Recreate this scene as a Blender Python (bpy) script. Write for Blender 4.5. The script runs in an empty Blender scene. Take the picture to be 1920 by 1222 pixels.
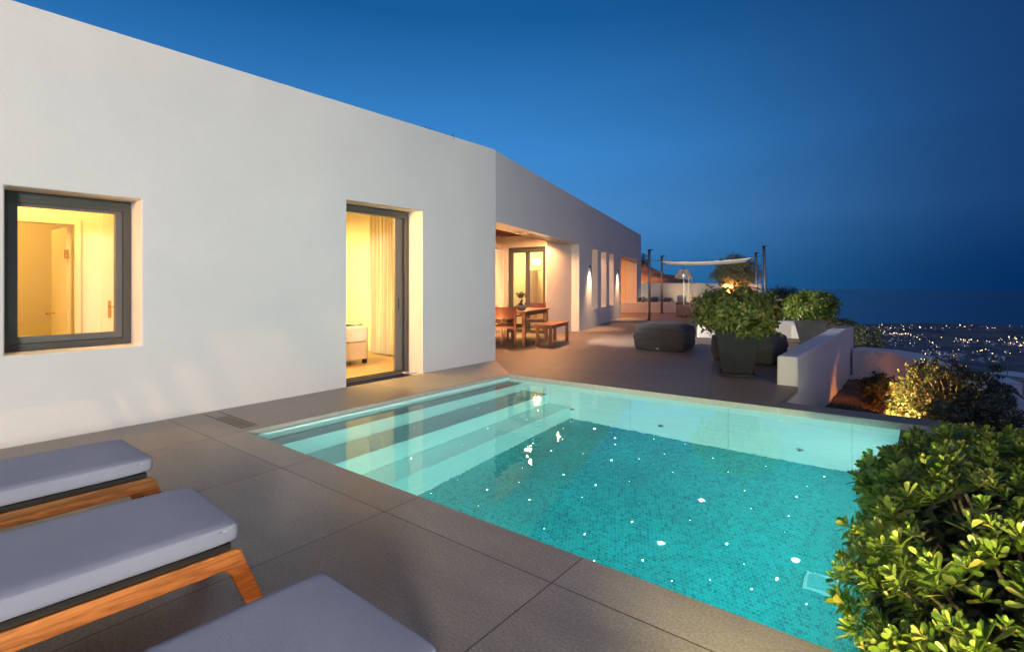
import bpy, bmesh, math, random
from mathutils import Vector, Matrix, noise
R = math.radians
S = bpy.context.scene
COL = S.collection
rnd = random.Random(7)

# ------------------------------------------------------------------ camera
F_PX, PX0, HY, EYE = 985.0, 960.0, 530.5, 1.34
YAW = math.atan2(1738 - PX0, F_PX)
sY, cY = math.sin(YAW), math.cos(YAW)
cam = bpy.data.cameras.new("camera"); co = bpy.data.objects.new("camera", cam); COL.objects.link(co)
cam.sensor_width = 36.0; cam.lens = F_PX / 1920 * 36.0
cam.shift_y = -(611.0 - HY) / 1920.0
cam.clip_end = 60000; cam.clip_start = 0.05
co.location = (0, 0, EYE); co.rotation_euler = (R(90), 0, YAW)
S.camera = co

# ------------------------------------------------------------------ colour management
S.view_settings.view_transform = 'Standard'; S.view_settings.look = 'None'
S.view_settings.exposure = 0.0; S.view_settings.gamma = 1.0
S.cycles.use_denoising = True
S.cycles.max_bounces = 10; S.cycles.diffuse_bounces = 4; S.cycles.glossy_bounces = 4
S.cycles.transmission_bounces = 6; S.cycles.transparent_max_bounces = 12
S.cycles.sample_clamp_indirect = 6.0; S.cycles.blur_glossy = 0.5
S.cycles.caustics_refractive = True; S.cycles.caustics_reflective = False

# ------------------------------------------------------------------ sky (dusk, afterglow behind the house)
W = bpy.data.worlds.new("World"); S.world = W; W.use_nodes = True
nt = W.node_tree; N = nt.nodes; L = nt.links
for n in list(N): N.remove(n)
out = N.new("ShaderNodeOutputWorld"); bg = N.new("ShaderNodeBackground")
tc = N.new("ShaderNodeTexCoord"); sep = N.new("ShaderNodeSeparateXYZ"); L.new(tc.outputs["Generated"], sep.inputs[0])
dt = N.new("ShaderNodeVectorMath"); dt.operation = 'DOT_PRODUCT'; dt.inputs[1].default_value = (-0.86, 0.46, 0.22)
L.new(tc.outputs["Generated"], dt.inputs[0])
az = N.new("ShaderNodeMapRange"); az.interpolation_type = 'SMOOTHSTEP'
az.inputs[1].default_value = 0.34; az.inputs[2].default_value = 1.02
L.new(dt.outputs["Value"], az.inputs[0])
lo = N.new("ShaderNodeValToRGB"); hi = N.new("ShaderNodeValToRGB")
def ramp(node, stops):
    e = node.color_ramp.elements
    while len(e) > 1: e.remove(e[-1])
    e[0].position, e[0].color = stops[0][0], (*stops[0][1], 1)
    for p, c in stops[1:]:
        k = e.new(p); k.color = (*c, 1)
ramp(lo, [(0.0, (.0014, .027, .115)), (.04, (.003, .032, .125)), (.12, (.009, .048, .165)), (.30, (.009, .046, .160)), (.6, (.005, .032, .115)), (1, (.004, .026, .09))])
ramp(hi, [(0.0, (.03, .20, .48)), (.12, (.07, .28, .64)), (.24, (.045, .25, .63)), (.45, (.009, .11, .34)), (1, (.004, .045, .16))])
L.new(sep.outputs[2], lo.inputs[0]); L.new(sep.outputs[2], hi.inputs[0])
mx = N.new("ShaderNodeMix"); mx.data_type = 'RGBA'
L.new(az.outputs[0], mx.inputs[0]); L.new(lo.outputs[0], mx.inputs[6]); L.new(hi.outputs[0], mx.inputs[7])
dt2 = N.new("ShaderNodeVectorMath"); dt2.operation = 'DOT_PRODUCT'; dt2.inputs[1].default_value = (0.70, -0.66, 0.28)
L.new(tc.outputs["Generated"], dt2.inputs[0])
ea = N.new("ShaderNodeMapRange"); ea.interpolation_type = 'SMOOTHSTEP'; ea.inputs[1].default_value = 0.1; ea.inputs[2].default_value = 1.0; L.new(dt2.outputs["Value"], ea.inputs[0])
mx2 = N.new("ShaderNodeMix"); mx2.data_type = 'RGBA'; L.new(ea.outputs[0], mx2.inputs[0]); L.new(mx.outputs[2], mx2.inputs[6]); mx2.inputs[7].default_value = (.20, .215, .37, 1)
L.new(mx2.outputs[2], bg.inputs[0]); bg.inputs[1].default_value = 1.0
cl_m = N.new("ShaderNodeMapping"); cl_m.inputs["Scale"].default_value = (1.2, 1.2, 7); L.new(tc.outputs["Generated"], cl_m.inputs[0])
cl = N.new("ShaderNodeTexNoise"); cl.inputs["Scale"].default_value = 1.6; cl.inputs["Detail"].default_value = 5; L.new(cl_m.outputs[0], cl.inputs["Vector"])
cr = N.new("ShaderNodeMapRange"); cr.inputs[1].default_value = .3; cr.inputs[2].default_value = .7; cr.inputs[3].default_value = .955; cr.inputs[4].default_value = 1.045; L.new(cl.outputs[0], cr.inputs[0]); L.new(cr.outputs[0], bg.inputs[1])
L.new(bg.outputs[0], out.inputs[0])

# ------------------------------------------------------------------ lamps
def aim(o, target):
    d = Vector(target) - o.location
    o.rotation_euler = d.to_track_quat('-Z', 'Y').to_euler()
def lamp(kind, name, loc, power, col, target=None, parent=None, **kw):
    l = bpy.data.lights.new(name, kind); l.energy = power; l.color = col
    for k, v in kw.items(): setattr(l, k, v)
    o = bpy.data.objects.new(name, l); COL.objects.link(o); o.location = loc
    if target is not None: aim(o, target)
    if parent is not None:
        bpy.context.view_layer.update()
        o.parent = parent; o.matrix_parent_inverse = parent.matrix_world.inverted()
    return o
WARM = (1.0, .62, .27); ORANGE = (1.0, .46, .16); YEL = (1.0, .68, .20); NEUT = (1.0, .93, .84)
# added fill flood behind the camera, standing in for a strobe on the facade
lamp('SPOT', 'fill_flood_beam', (8.0, -6.0, 3.1), 8200, (1.0, .93, .82), (-5.9, 1.2, 1.7), spot_size=R(68), spot_blend=1.0, shadow_soft_size=.9)

# ------------------------------------------------------------------ helpers
def w2(r, d): return (r * cY - d * sY, r * sY + d * cY)
def gp(px, py, z=0.0):                       # the point at height z seen at a place of the photograph
    d = F_PX * (EYE - z) / (py - HY); r = (px - PX0) * d / F_PX
    x, y = w2(r, d); return Vector((x, y, z))
def atd(px, py, d):
    x, y = w2((px - PX0) * d / F_PX, d); return Vector((x, y, EYE - (py - HY) / F_PX * d))

def tag(o, label=None, cat=None, group=None, kind=None):
    if label: o['label'] = label
    if cat: o['category'] = cat
    if group: o['group'] = group
    if kind: o['kind'] = kind
    return o
def empty(name, loc=(0, 0, 0), rz=0, **k):
    o = bpy.data.objects.new(name, None); COL.objects.link(o); o.location = loc; o.rotation_euler = (0, 0, rz)
    o.empty_display_size = .1
    return tag(o, **k)
def copy_tree(o, parent=None):
    c = o.copy(); COL.objects.link(c); c.parent = parent
    for ch in list(o.children): copy_tree(ch, c)
    return c

class MB:
    def __init__(s): s.v = []; s.f = []
    def poly(s, pts):
        n = len(s.v); s.v += [tuple(p) for p in pts]; s.f.append(tuple(range(n, n + len(pts)))); return s
    def box(s, x0, x1, y0, y1, z0, z1, M=None):
        n = len(s.v); P = [(x0,y0,z0),(x1,y0,z0),(x1,y1,z0),(x0,y1,z0),(x0,y0,z1),(x1,y0,z1),(x1,y1,z1),(x0,y1,z1)]
        if M is not None: P = [tuple(M @ Vector(p)) for p in P]
        s.v += P
        s.f += [tuple(n + i for i in q) for q in ((0,3,2,1),(4,5,6,7),(0,1,5,4),(1,2,6,5),(2,3,7,6),(3,0,4,7))]; return s
    def prism(s, pts, z0, z1):                # pts counter-clockwise
        n = len(s.v); k = len(pts)
        s.v += [(p[0], p[1], z0) for p in pts] + [(p[0], p[1], z1) for p in pts]
        s.f.append(tuple(n + i for i in reversed(range(k)))); s.f.append(tuple(n + k + i for i in range(k)))
        for i in range(k):
            j = (i + 1) % k; s.f.append((n + i, n + j, n + k + j, n + k + i))
        return s
    def tube(s, path, r, seg=8, cap=True):
        path = [Vector(p) for p in path]; rr = r if isinstance(r, (list, tuple)) else [r] * len(path)
        n = len(s.v); up = Vector((0, 0, 1))
        for i, p in enumerate(path):
            t = (path[min(i + 1, len(path) - 1)] - path[max(i - 1, 0)]).normalized()
            a = t.cross(up); a = a.normalized() if a.length > 1e-3 else Vector((1, 0, 0))
            b = t.cross(a).normalized()
            for k in range(seg):
                th = 2 * math.pi * k / seg
                s.v.append(tuple(p + rr[i] * (math.cos(th) * a + math.sin(th) * b)))
        for i in range(len(path) - 1):
            for k in range(seg):
                k2 = (k + 1) % seg
                s.f.append((n + i*seg + k, n + i*seg + k2, n + (i+1)*seg + k2, n + (i+1)*seg + k))
        if cap:
            s.f.append(tuple(n + k for k in reversed(range(seg)))); s.f.append(tuple(n + (len(path)-1)*seg + k for k in range(seg)))
        return s
    def lathe(s, c, prof, seg=24, capb=True, capt=False):
        n = len(s.v)
        for r, z in prof:
            for k in range(seg):
                th = 2*math.pi*k/seg; s.v.append((c[0] + r*math.cos(th), c[1] + r*math.sin(th), c[2] + z))
        for i in range(len(prof) - 1):
            for k in range(seg):
                k2 = (k+1) % seg
                s.f.append((n+i*seg+k, n+i*seg+k2, n+(i+1)*seg+k2, n+(i+1)*seg+k))
        if capb: s.f.append(tuple(n + k for k in reversed(range(seg))))
        if capt: s.f.append(tuple(n + (len(prof)-1)*seg + k for k in range(seg)))
        return s
    def grid(s, fn, nu, nv):
        n = len(s.v)
        for j in range(nv + 1):
            for i in range(nu + 1): s.v.append(tuple(fn(i / nu, j / nv)))
        for j in range(nv):
            for i in range(nu):
                a = n + j*(nu+1) + i; s.f.append((a, a+1, a+nu+2, a+nu+1))
        return s
    def build(s, name, m, parent=None, bevel=0, smooth=False, seg=2, fix=False, flat=False):
        me = bpy.data.meshes.new(name); me.from_pydata(s.v, [], s.f)
        if fix:
            b = bmesh.new(); b.from_mesh(me); bmesh.ops.remove_doubles(b, verts=b.verts, dist=1e-5); bmesh.ops.recalc_face_normals(b, faces=b.faces); b.to_mesh(me); b.free()
        me.materials.append(m)
        if smooth:
            for p in me.polygons: p.use_smooth = True
        me.update()
        o = bpy.data.objects.new(name, me); COL.objects.link(o)
        if parent is not None: o.parent = parent
        if bevel:
            md = o.modifiers.new("bevel", 'BEVEL'); md.width = bevel; md.segments = seg; md.limit_method = 'ANGLE'; md.angle_limit = R(40)
            if not flat:
                for p in me.polygons: p.use_smooth = True
                md.harden_normals = True
        return o

# ------------------------------------------------------------------ materials
def nodes(name):
    m = bpy.data.materials.new(name); m.use_nodes = True; n = m.node_tree.nodes; l = m.node_tree.links
    return m, n, l, n["Principled BSDF"]
def mat(name, c, rough=.6, c2=None, nscale=4, bump=0, bscale=60, metal=0, spec=.5, stretch=None, detail=4, contrast=(.3, .7), coat=0):
    m, n, l, b = nodes(name)
    b.inputs["Base Color"].default_value = (*c, 1); b.inputs["Roughness"].default_value = rough
    b.inputs["Metallic"].default_value = metal; b.inputs["Specular IOR Level"].default_value = spec
    b.inputs["Coat Weight"].default_value = coat
    tcn = n.new("ShaderNodeTexCoord"); src = tcn.outputs["Object"]
    if stretch:
        mp = n.new("ShaderNodeMapping"); mp.inputs["Scale"].default_value = stretch; l.new(src, mp.inputs[0]); src = mp.outputs[0]
    if c2:
        t = n.new("ShaderNodeTexNoise"); t.inputs["Scale"].default_value = nscale; t.inputs["Detail"].default_value = detail; t.inputs["Roughness"].default_value = .6
        l.new(src, t.inputs["Vector"])
        r = n.new("ShaderNodeValToRGB"); ramp(r, [(contrast[0], c), (contrast[1], c2)]); l.new(t.outputs[0], r.inputs[0]); l.new(r.outputs[0], b.inputs["Base Color"])
    if bump:
        t2 = n.new("ShaderNodeTexNoise"); t2.inputs["Scale"].default_value = bscale; t2.inputs["Detail"].default_value = 6
        l.new(src, t2.inputs["Vector"]); bp = n.new("ShaderNodeBump"); bp.inputs["Strength"].default_value = bump; bp.inputs["Distance"].default_value = .01
        l.new(t2.outputs[0], bp.inputs["Height"]); l.new(bp.outputs[0], b.inputs["Normal"])
    return m
def emis(name, c, s):
    m, n, l, b = nodes(name); b.inputs["Base Color"].default_value = (*c, 1)
    b.inputs["Emission Color"].default_value = (*c, 1); b.inputs["Emission Strength"].default_value = s; return m
def math_node(n, l, op, a, b=None, c=None):
    k = n.new("ShaderNodeMath"); k.operation = op
    for i, v in enumerate((a, b, c)):
        if v is None: continue
        if isinstance(v, (int, float)): k.inputs[i].default_value = v
        else: l.new(v, k.inputs[i])
    return k.outputs[0]
def tile_mat(name, sx, sy, c, c2, joint, rough=(.34, .52), w=.0065, bump=.25, jd=(.055, .048, .042)):
    m, n, l, b = nodes(name); tcn = n.new("ShaderNodeTexCoord"); sp = n.new("ShaderNodeSeparateXYZ"); l.new(tcn.outputs["Object"], sp.inputs[0])
    ds = []
    cells = []
    for o, s in ((sp.outputs[0], sx), (sp.outputs[1], sy)):
        q = math_node(n, l, 'DIVIDE', o, s); fr = math_node(n, l, 'FRACT', q); cells.append(math_node(n, l, 'FLOOR', q))
        d = math_node(n, l, 'MINIMUM', fr, math_node(n, l, 'SUBTRACT', 1.0, fr)); ds.append(math_node(n, l, 'MULTIPLY', d, s))
    dm = math_node(n, l, 'MINIMUM', ds[0], ds[1])
    jm = math_node(n, l, 'LESS_THAN', dm, w / 2)
    t = n.new("ShaderNodeTexNoise"); t.inputs["Scale"].default_value = 1.7; t.inputs["Detail"].default_value = 8; t.inputs["Roughness"].default_value = .65
    cb = n.new("ShaderNodeCombineXYZ"); l.new(cells[0], cb.inputs[0]); l.new(cells[1], cb.inputs[1])
    wn = n.new("ShaderNodeTexWhiteNoise"); l.new(cb.outputs[0], wn.inputs["Vector"])
    sc = n.new("ShaderNodeVectorMath"); sc.operation = 'MULTIPLY_ADD'; sc.inputs[1].default_value = (8, 8, 8); l.new(wn.outputs["Color"], sc.inputs[0]); l.new(tcn.outputs["Object"], sc.inputs[2])
    mp = n.new("ShaderNodeMapping"); mp.inputs["Scale"].default_value = (.6, 1.6, 1); mp.inputs["Rotation"].default_value = (0, 0, .5); l.new(sc.outputs[0], mp.inputs[0])
    l.new(mp.outputs[0], t.inputs["Vector"])
    r = n.new("ShaderNodeValToRGB"); ramp(r, [(.3, c), (.72, c2)]); l.new(t.outputs[0], r.inputs[0])
    fine = n.new("ShaderNodeTexNoise"); fine.inputs["Scale"].default_value = 90; fine.inputs["Detail"].default_value = 5; l.new(tcn.outputs["Object"], fine.inputs["Vector"])
    fm = n.new("ShaderNodeMapRange"); fm.inputs[3].default_value = .72; fm.inputs[4].default_value = 1.28; fm.inputs[1].default_value = .3; fm.inputs[2].default_value = .7; l.new(fine.outputs[0], fm.inputs[0])
    tone = math_node(n, l, 'MULTIPLY', fm.outputs[0], math_node(n, l, 'MULTIPLY_ADD', wn.outputs["Value"], .26, .87))
    vm = n.new("ShaderNodeVectorMath"); vm.operation = 'SCALE'; l.new(r.outputs[0], vm.inputs[0]); l.new(tone, vm.inputs[3])
    mxn = n.new("ShaderNodeMix"); mxn.data_type = 'RGBA'; l.new(jm, mxn.inputs[0]); l.new(vm.outputs[0], mxn.inputs[6]); mxn.inputs[7].default_value = (*jd, 1)
    l.new(mxn.outputs[2], b.inputs["Base Color"])
    rr = n.new("ShaderNodeMapRange"); rr.inputs[1].default_value = .3; rr.inputs[2].default_value = .7; rr.inputs[3].default_value = rough[0]; rr.inputs[4].default_value = rough[1]; l.new(t.outputs[0], rr.inputs[0]); l.new(rr.outputs[0], b.inputs["Roughness"])
    mid = n.new("ShaderNodeTexNoise"); mid.inputs["Scale"].default_value = 22; mid.inputs["Detail"].default_value = 8; mid.inputs["Roughness"].default_value = .7; l.new(mp.outputs[0], mid.inputs["Vector"])
    hgt = math_node(n, l, 'SUBTRACT', mid.outputs[0], math_node(n, l, 'MULTIPLY', jm, 1.5))
    bp = n.new("ShaderNodeBump"); bp.inputs["Strength"].default_value = bump; bp.inputs["Distance"].default_value = .006; l.new(hgt, bp.inputs["Height"]); l.new(bp.outputs[0], b.inputs["Normal"])
    return m
def wood(name, c, c2, axis=(1, 12, 12), rough=.45):
    m, n, l, b = nodes(name); tcn = n.new("ShaderNodeTexCoord"); mp = n.new("ShaderNodeMapping"); mp.inputs["Scale"].default_value = axis; l.new(tcn.outputs["Object"], mp.inputs[0])
    t = n.new("ShaderNodeTexNoise"); t.inputs["Scale"].default_value = 2.2; t.inputs["Detail"].default_value = 3; t.inputs["Distortion"].default_value = .6; l.new(mp.outputs[0], t.inputs["Vector"])
    k = math_node(n, l, 'FRACT', math_node(n, l, 'MULTIPLY', t.outputs[0], 7.0))
    fn = n.new("ShaderNodeTexNoise"); fn.inputs["Scale"].default_value = 14; fn.inputs["Detail"].default_value = 6; l.new(mp.outputs[0], fn.inputs["Vector"])
    k2 = math_node(n, l, 'ADD', math_node(n, l, 'MULTIPLY', k, .55), math_node(n, l, 'MULTIPLY', fn.outputs[0], .5))
    r = n.new("ShaderNodeValToRGB"); ramp(r, [(.15, c2), (.55, c), (.95, tuple(x * .75 for x in c2))]); l.new(k2, r.inputs[0]); l.new(r.outputs[0], b.inputs["Base Color"])
    b.inputs["Roughness"].default_value = rough
    bp = n.new("ShaderNodeBump"); bp.inputs["Strength"].default_value = .15; bp.inputs["Distance"].default_value = .003; l.new(k2, bp.inputs["Height"]); l.new(bp.outputs[0], b.inputs["Normal"])
    return m
def leafmat(name, c1, c2, c3, rough=.42, trans=.25):
    m, n, l, b = nodes(name); g = n.new("ShaderNodeNewGeometry")
    r = n.new("ShaderNodeValToRGB"); ramp(r, [(0, c1), (.6, c2), (.94, c3), (1, (c3[0]*1.5, c3[1]*1.0, c3[2]*.6))])
    l.new(g.outputs["Random Per Island"], r.inputs[0]); l.new(r.outputs[0], b.inputs["Base Color"]); b.inputs["Roughness"].default_value = rough
    tr = n.new("ShaderNodeBsdfTranslucent"); l.new(r.outputs[0], tr.inputs[0]); ms = n.new("ShaderNodeMixShader"); ms.inputs[0].default_value = trans
    l.new(b.outputs[0], ms.inputs[1]); l.new(tr.outputs[0], ms.inputs[2]); l.new(ms.outputs[0], n["Material Output"].inputs[0]); return m

PLASTER = mat("white plaster", (.79, .775, .74), .85, (.68, .68, .665), .7, bump=.3, bscale=26, contrast=(.25, .8), detail=9)
ROOMW = mat("room plaster", (.80, .74, .60), .8, (.76, .70, .56), 2)
PORTW = mat("portico plaster", (.74, .66, .56), .85, (.68, .60, .50), 1.5, bump=.2, bscale=30)
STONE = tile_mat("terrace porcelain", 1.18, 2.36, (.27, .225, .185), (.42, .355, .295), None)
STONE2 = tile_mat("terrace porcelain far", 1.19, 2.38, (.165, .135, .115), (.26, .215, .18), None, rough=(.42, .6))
COPE = mat("coping stone", (.17, .16, .135), .55, (.22, .205, .175), 14, bump=.2, bscale=90)
COPEF = mat("pale coping face", (.40, .38, .32), .6, (.48, .46, .39), 25, bump=.2, bscale=120)
FRAME = mat("grey aluminium", (.085, .088, .082), .42, metal=.3)
FRAMEL = mat("light grey aluminium", (.15, .155, .15), .4, metal=.3)
DARKM = mat("dark metal", (.03, .03, .032), .45, metal=.6)
STEEL = mat("brushed steel", (.42, .38, .33), .35, metal=.9)
BRASS = mat("brass", (.7, .5, .2), .25, metal=1)
TEAK = wood("oiled teak", (.36, .155, .048), (.16, .055, .016), (9, .8, 9))
REDW = wood("red brown timber", (.15, .045, .018), (.08, .022, .010), (12, 2, 12), .5)
TABW = wood("table timber", (.22, .085, .038), (.12, .042, .018), (3, 12, 12), .42)
DKPANEL = mat("dark slat board", (.010, .008, .007), .7)
LEATHER = mat("red brown leather", (.11, .026, .012), .45, (.08, .02, .010), 12)
CUSH = mat("pale outdoor fabric", (.37, .39, .47), .9, (.32, .34, .42), 2.2, bump=.5, bscale=420, spec=.2)
BEAN = mat("charcoal canvas", (.085, .085, .092), .9, (.066, .066, .072), 5, bump=.3, bscale=500, spec=.2)
POT = mat("charcoal pot", (.012, .013, .015), .6, (.020, .021, .023), 6, bump=.1, bscale=40, spec=.25)
POTG = mat("zinc grey pot", (.05, .056, .06), .42, (.075, .08, .085), 6, bump=.1, bscale=40)
SOIL = mat("soil", (.10, .065, .042), .95, (.17, .11, .07), 5, bump=1.0, bscale=22)
BARK = mat("bark", (.10, .065, .045), .9, (.06, .04, .03), 20, bump=.6, bscale=40)
CLOTH = mat("curtain linen", (.62, .55, .42), .85, (.56, .49, .36), 3, spec=.2)
LINEN = mat("bed linen", (.80, .77, .70), .85, bump=.15, bscale=14)
LINEN2 = mat("bed skirt linen", (.52, .44, .32), .9, bump=.4, bscale=8)
SAIL = mat("sail canvas", (.75, .74, .70), .8)
DOORP = mat("cream door paint", (.78, .72, .55), .4)
CLAY = mat("grey clay", (.30, .27, .24), .8, (.22, .2, .18), 9, bump=.3)
def glassm(name):
    m, n, l, b = nodes(name); n.remove(b)
    t = n.new("ShaderNodeBsdfTransparent"); g = n.new("ShaderNodeBsdfGlossy"); g.inputs["Roughness"].default_value = .02
    lw = n.new("ShaderNodeLayerWeight"); lw.inputs[0].default_value = .5; ms = n.new("ShaderNodeMixShader")
    p5 = math_node(n, l, 'MULTIPLY_ADD', math_node(n, l, 'POWER', lw.outputs["Facing"], 5.0), .94, .05); l.new(p5, ms.inputs[0]);  l.new(t.outputs[0], ms.inputs[1]); l.new(g.outputs[0], ms.inputs[2]); l.new(ms.outputs[0], n["Material Output"].inputs[0]); return m
GLASS = glassm("window glass")

# pool materials
def pooltile(name, c, c2, sx=.6, sy=1.18, scale=3):
    m, n, l, b = nodes(name); tcn = n.new("ShaderNodeTexCoord")
    t = n.new("ShaderNodeTexNoise"); t.inputs["Scale"].default_value = scale; t.inputs["Detail"].default_value = 7; mp = n.new("ShaderNodeMapping"); mp.inputs["Scale"].default_value = (1, 1, 9)
    l.new(tcn.outputs["Object"], mp.inputs[0]); l.new(mp.outputs[0], t.inputs["Vector"]); r = n.new("ShaderNodeValToRGB"); ramp(r, [(.3, c), (.75, c2)]); l.new(t.outputs[0], r.inputs[0])
    sp = n.new("ShaderNodeSeparateXYZ"); l.new(tcn.outputs["Object"], sp.inputs[0])
    fx = math_node(n, l, 'ABSOLUTE', math_node(n, l, 'SUBTRACT', math_node(n, l, 'FRACT', math_node(n, l, 'DIVIDE', sp.outputs[0], sy)), .5))
    jm = math_node(n, l, 'LESS_THAN', fx, .0022)
    mxn = n.new("ShaderNodeMix"); mxn.data_type = 'RGBA'; l.new(jm, mxn.inputs[0]); l.new(r.outputs[0], mxn.inputs[6]); mxn.inputs[7].default_value = (c[0]*.5, c[1]*.6, c[2]*.6, 1)
    l.new(mxn.outputs[2], b.inputs["Base Color"]); b.inputs["Roughness"].default_value = .5; return m
PWALL = pooltile("pool wall tile", (.66, .80, .75), (.78, .90, .85))
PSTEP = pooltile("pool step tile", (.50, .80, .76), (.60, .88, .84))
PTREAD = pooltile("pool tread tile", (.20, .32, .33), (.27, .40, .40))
def mosaic():
    m, n, l, b = nodes("teal mosaic"); tcn = n.new("ShaderNodeTexCoord")
    br = n.new("ShaderNodeTexBrick"); br.offset = .5; br.inputs["Scale"].default_value = 1.0; br.inputs["Brick Width"].default_value = .034; br.inputs["Row Height"].default_value = .034
    br.inputs["Mortar Size"].default_value = .0022; br.inputs["Color1"].default_value = (.0, .062, .075, 1); br.inputs["Color2"].default_value = (.008, .185, .195, 1); br.inputs["Mortar"].default_value = (.025, .27, .28, 1)
    br.inputs["Bias"].default_value = .15
    l.new(tcn.outputs["Object"], br.inputs["Vector"])
    t = n.new("ShaderNodeTexNoise"); t.inputs["Scale"].default_value = 1.6; t.inputs["Detail"].default_value = 5; l.new(tcn.outputs["Object"], t.inputs["Vector"])
    f = n.new("ShaderNodeMapRange"); f.inputs[1].default_value = .3; f.inputs[2].default_value = .7; f.inputs[3].default_value = .8; f.inputs[4].default_value = 1.2; l.new(t.outputs[0], f.inputs[0])
    vm = n.new("ShaderNodeVectorMath"); vm.operation = 'SCALE'; l.new(br.outputs[0], vm.inputs[0]); l.new(f.outputs[0], vm.inputs[3])
    l.new(vm.outputs[0], b.inputs["Base Color"]); b.inputs["Roughness"].default_value = .35; return m
MOSAIC = mosaic()
def watermat():
    m, n, l, b = nodes("pool water"); n.remove(b)
    g = n.new("ShaderNodeBsdfGlass"); g.inputs["IOR"].default_value = 1.333; g.inputs["Roughness"].default_value = 0.0; g.inputs["Color"].default_value = (.86, 1.0, .99, 1)
    tcn = n.new("ShaderNodeTexCoord"); t = n.new("ShaderNodeTexNoise"); t.inputs["Scale"].default_value = 5.0; t.inputs["Detail"].default_value = 3; l.new(tcn.outputs["Object"], t.inputs["Vector"])
    t2 = n.new("ShaderNodeTexNoise"); t2.inputs["Scale"].default_value = 22.0; t2.inputs["Detail"].default_value = 2; l.new(tcn.outputs["Object"], t2.inputs["Vector"])
    a = math_node(n, l, 'ADD', t.outputs[0], math_node(n, l, 'MULTIPLY', t2.outputs[0], .10))
    bp = n.new("ShaderNodeBump"); bp.inputs["Strength"].default_value = .035; bp.inputs["Distance"].default_value = .05; l.new(a, bp.inputs["Height"]); l.new(bp.outputs[0], g.inputs["Normal"])
    l.new(g.outputs[0], n["Material Output"].inputs[0]); return m
WATER = watermat()

# ================================================================== SETTING
# pool outline (inner edge of the coping)
PXL, PXR, PYN = -4.83, -.20, 2.235
def yfar(x): return 6.06 + .045 * (x + 4.83)
ZW = -.065; ZF = -1.66
X_END = .19
# terrace around the near side of the pool, one slab with its origin on a tile crossing
o = MB()
OX, OY = -1.318, 1.955
def tp(pts, z0, z1, ox=OX, oy=OY): return MB().prism([(x - ox, y - oy) for x, y in pts], z0, z1)
b = MB()
for pts in ([(-5.875, -7), (.19, -7), (.19, PYN - .004), (PXL, PYN - .004), (-5.875, PYN - .004)],
            [(-5.875, PYN - .004), (PXL, PYN - .004), (PXL, yfar(PXL)), (-5.875, 6.975)]):
    q = tp(pts, -.05, 0); n0 = len(b.v); b.v += q.v; b.f += [tuple(i + n0 for i in f) for f in q.f]
t = b.build("terrace_floor", STONE); t.location = (OX, OY, 0); tag(t, kind="structure")
q = tp([(PXR, PYN), (PXR + .09, PYN), (PXR + .09, yfar(PXR)), (PXR, yfar(PXR))], -.6, ZW - .003).build("pool_edge", COPE); q.location = (OX, OY, 0); tag(q, kind="structure")
# terrace beyond the pool, tiles laid square to the far wing
CX, CY = -5.902, 6.978
wa = math.atan2(1356 - PX0, F_PX) - YAW          # wing direction, from +Y
Wd = Vector((math.sin(wa), math.cos(wa))); Nd = Vector((Wd.y, -Wd.x))
def wing(u, nrm, z=0): return Vector((CX + Wd.x*u + Nd.x*nrm, CY + Wd.y*u + Nd.y*nrm, z))
def to_wing(x, y): d = Vector((x - CX, y - CY)); return (d.dot(Nd), d.dot(Wd))
WOX, WOY = 1.16, -.44
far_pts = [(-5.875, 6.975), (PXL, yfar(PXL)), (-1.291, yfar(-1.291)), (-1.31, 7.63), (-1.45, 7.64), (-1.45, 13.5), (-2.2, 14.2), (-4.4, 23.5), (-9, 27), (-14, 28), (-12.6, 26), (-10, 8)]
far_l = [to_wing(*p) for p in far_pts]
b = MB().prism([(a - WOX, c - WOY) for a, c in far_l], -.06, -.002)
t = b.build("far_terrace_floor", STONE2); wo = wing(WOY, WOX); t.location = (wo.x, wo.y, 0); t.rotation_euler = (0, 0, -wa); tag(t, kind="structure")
q = MB().box(PXR + .091, X_END, PYN, yfar(PXR), -.6, -.17).build('overflow_channel', COPE); tag(q, kind='structure')
# coping along the far edge, right of the terrace plate
q = MB().prism([(-1.289, yfar(-1.29) + .02), (X_END, yfar(X_END) + .02), (X_END, yfar(X_END) + .3), (-1.289, yfar(-1.29) + .33)], -.11, -.0005).build("pool_coping", COPE, bevel=.004); tag(q, kind="structure")
b = MB()
for k in range(4):                                   # coping face slabs, with joints
    xs = [PXL, -3.62, -2.44, -1.26, X_END]; x0, x1 = xs[k] + .002, xs[k+1] - .002
    b.prism([(x0, yfar(x0) - .006), (x1, yfar(x1) - .006), (x1, yfar(x1) + .02), (x0, yfar(x0) + .02)], -.085, -.003)
tag(b.build("pool_coping", COPEF), kind="structure")
b = MB()
for k in range(4):
    ys = [PYN, 3.2, 4.15, 5.1, yfar(PXL)]; b.box(PXL - .02, PXL + .006, ys[k] + .002, ys[k+1] - .002, -.042, -.003)
tag(b.build("pool_coping", COPEF), kind="structure")
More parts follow.
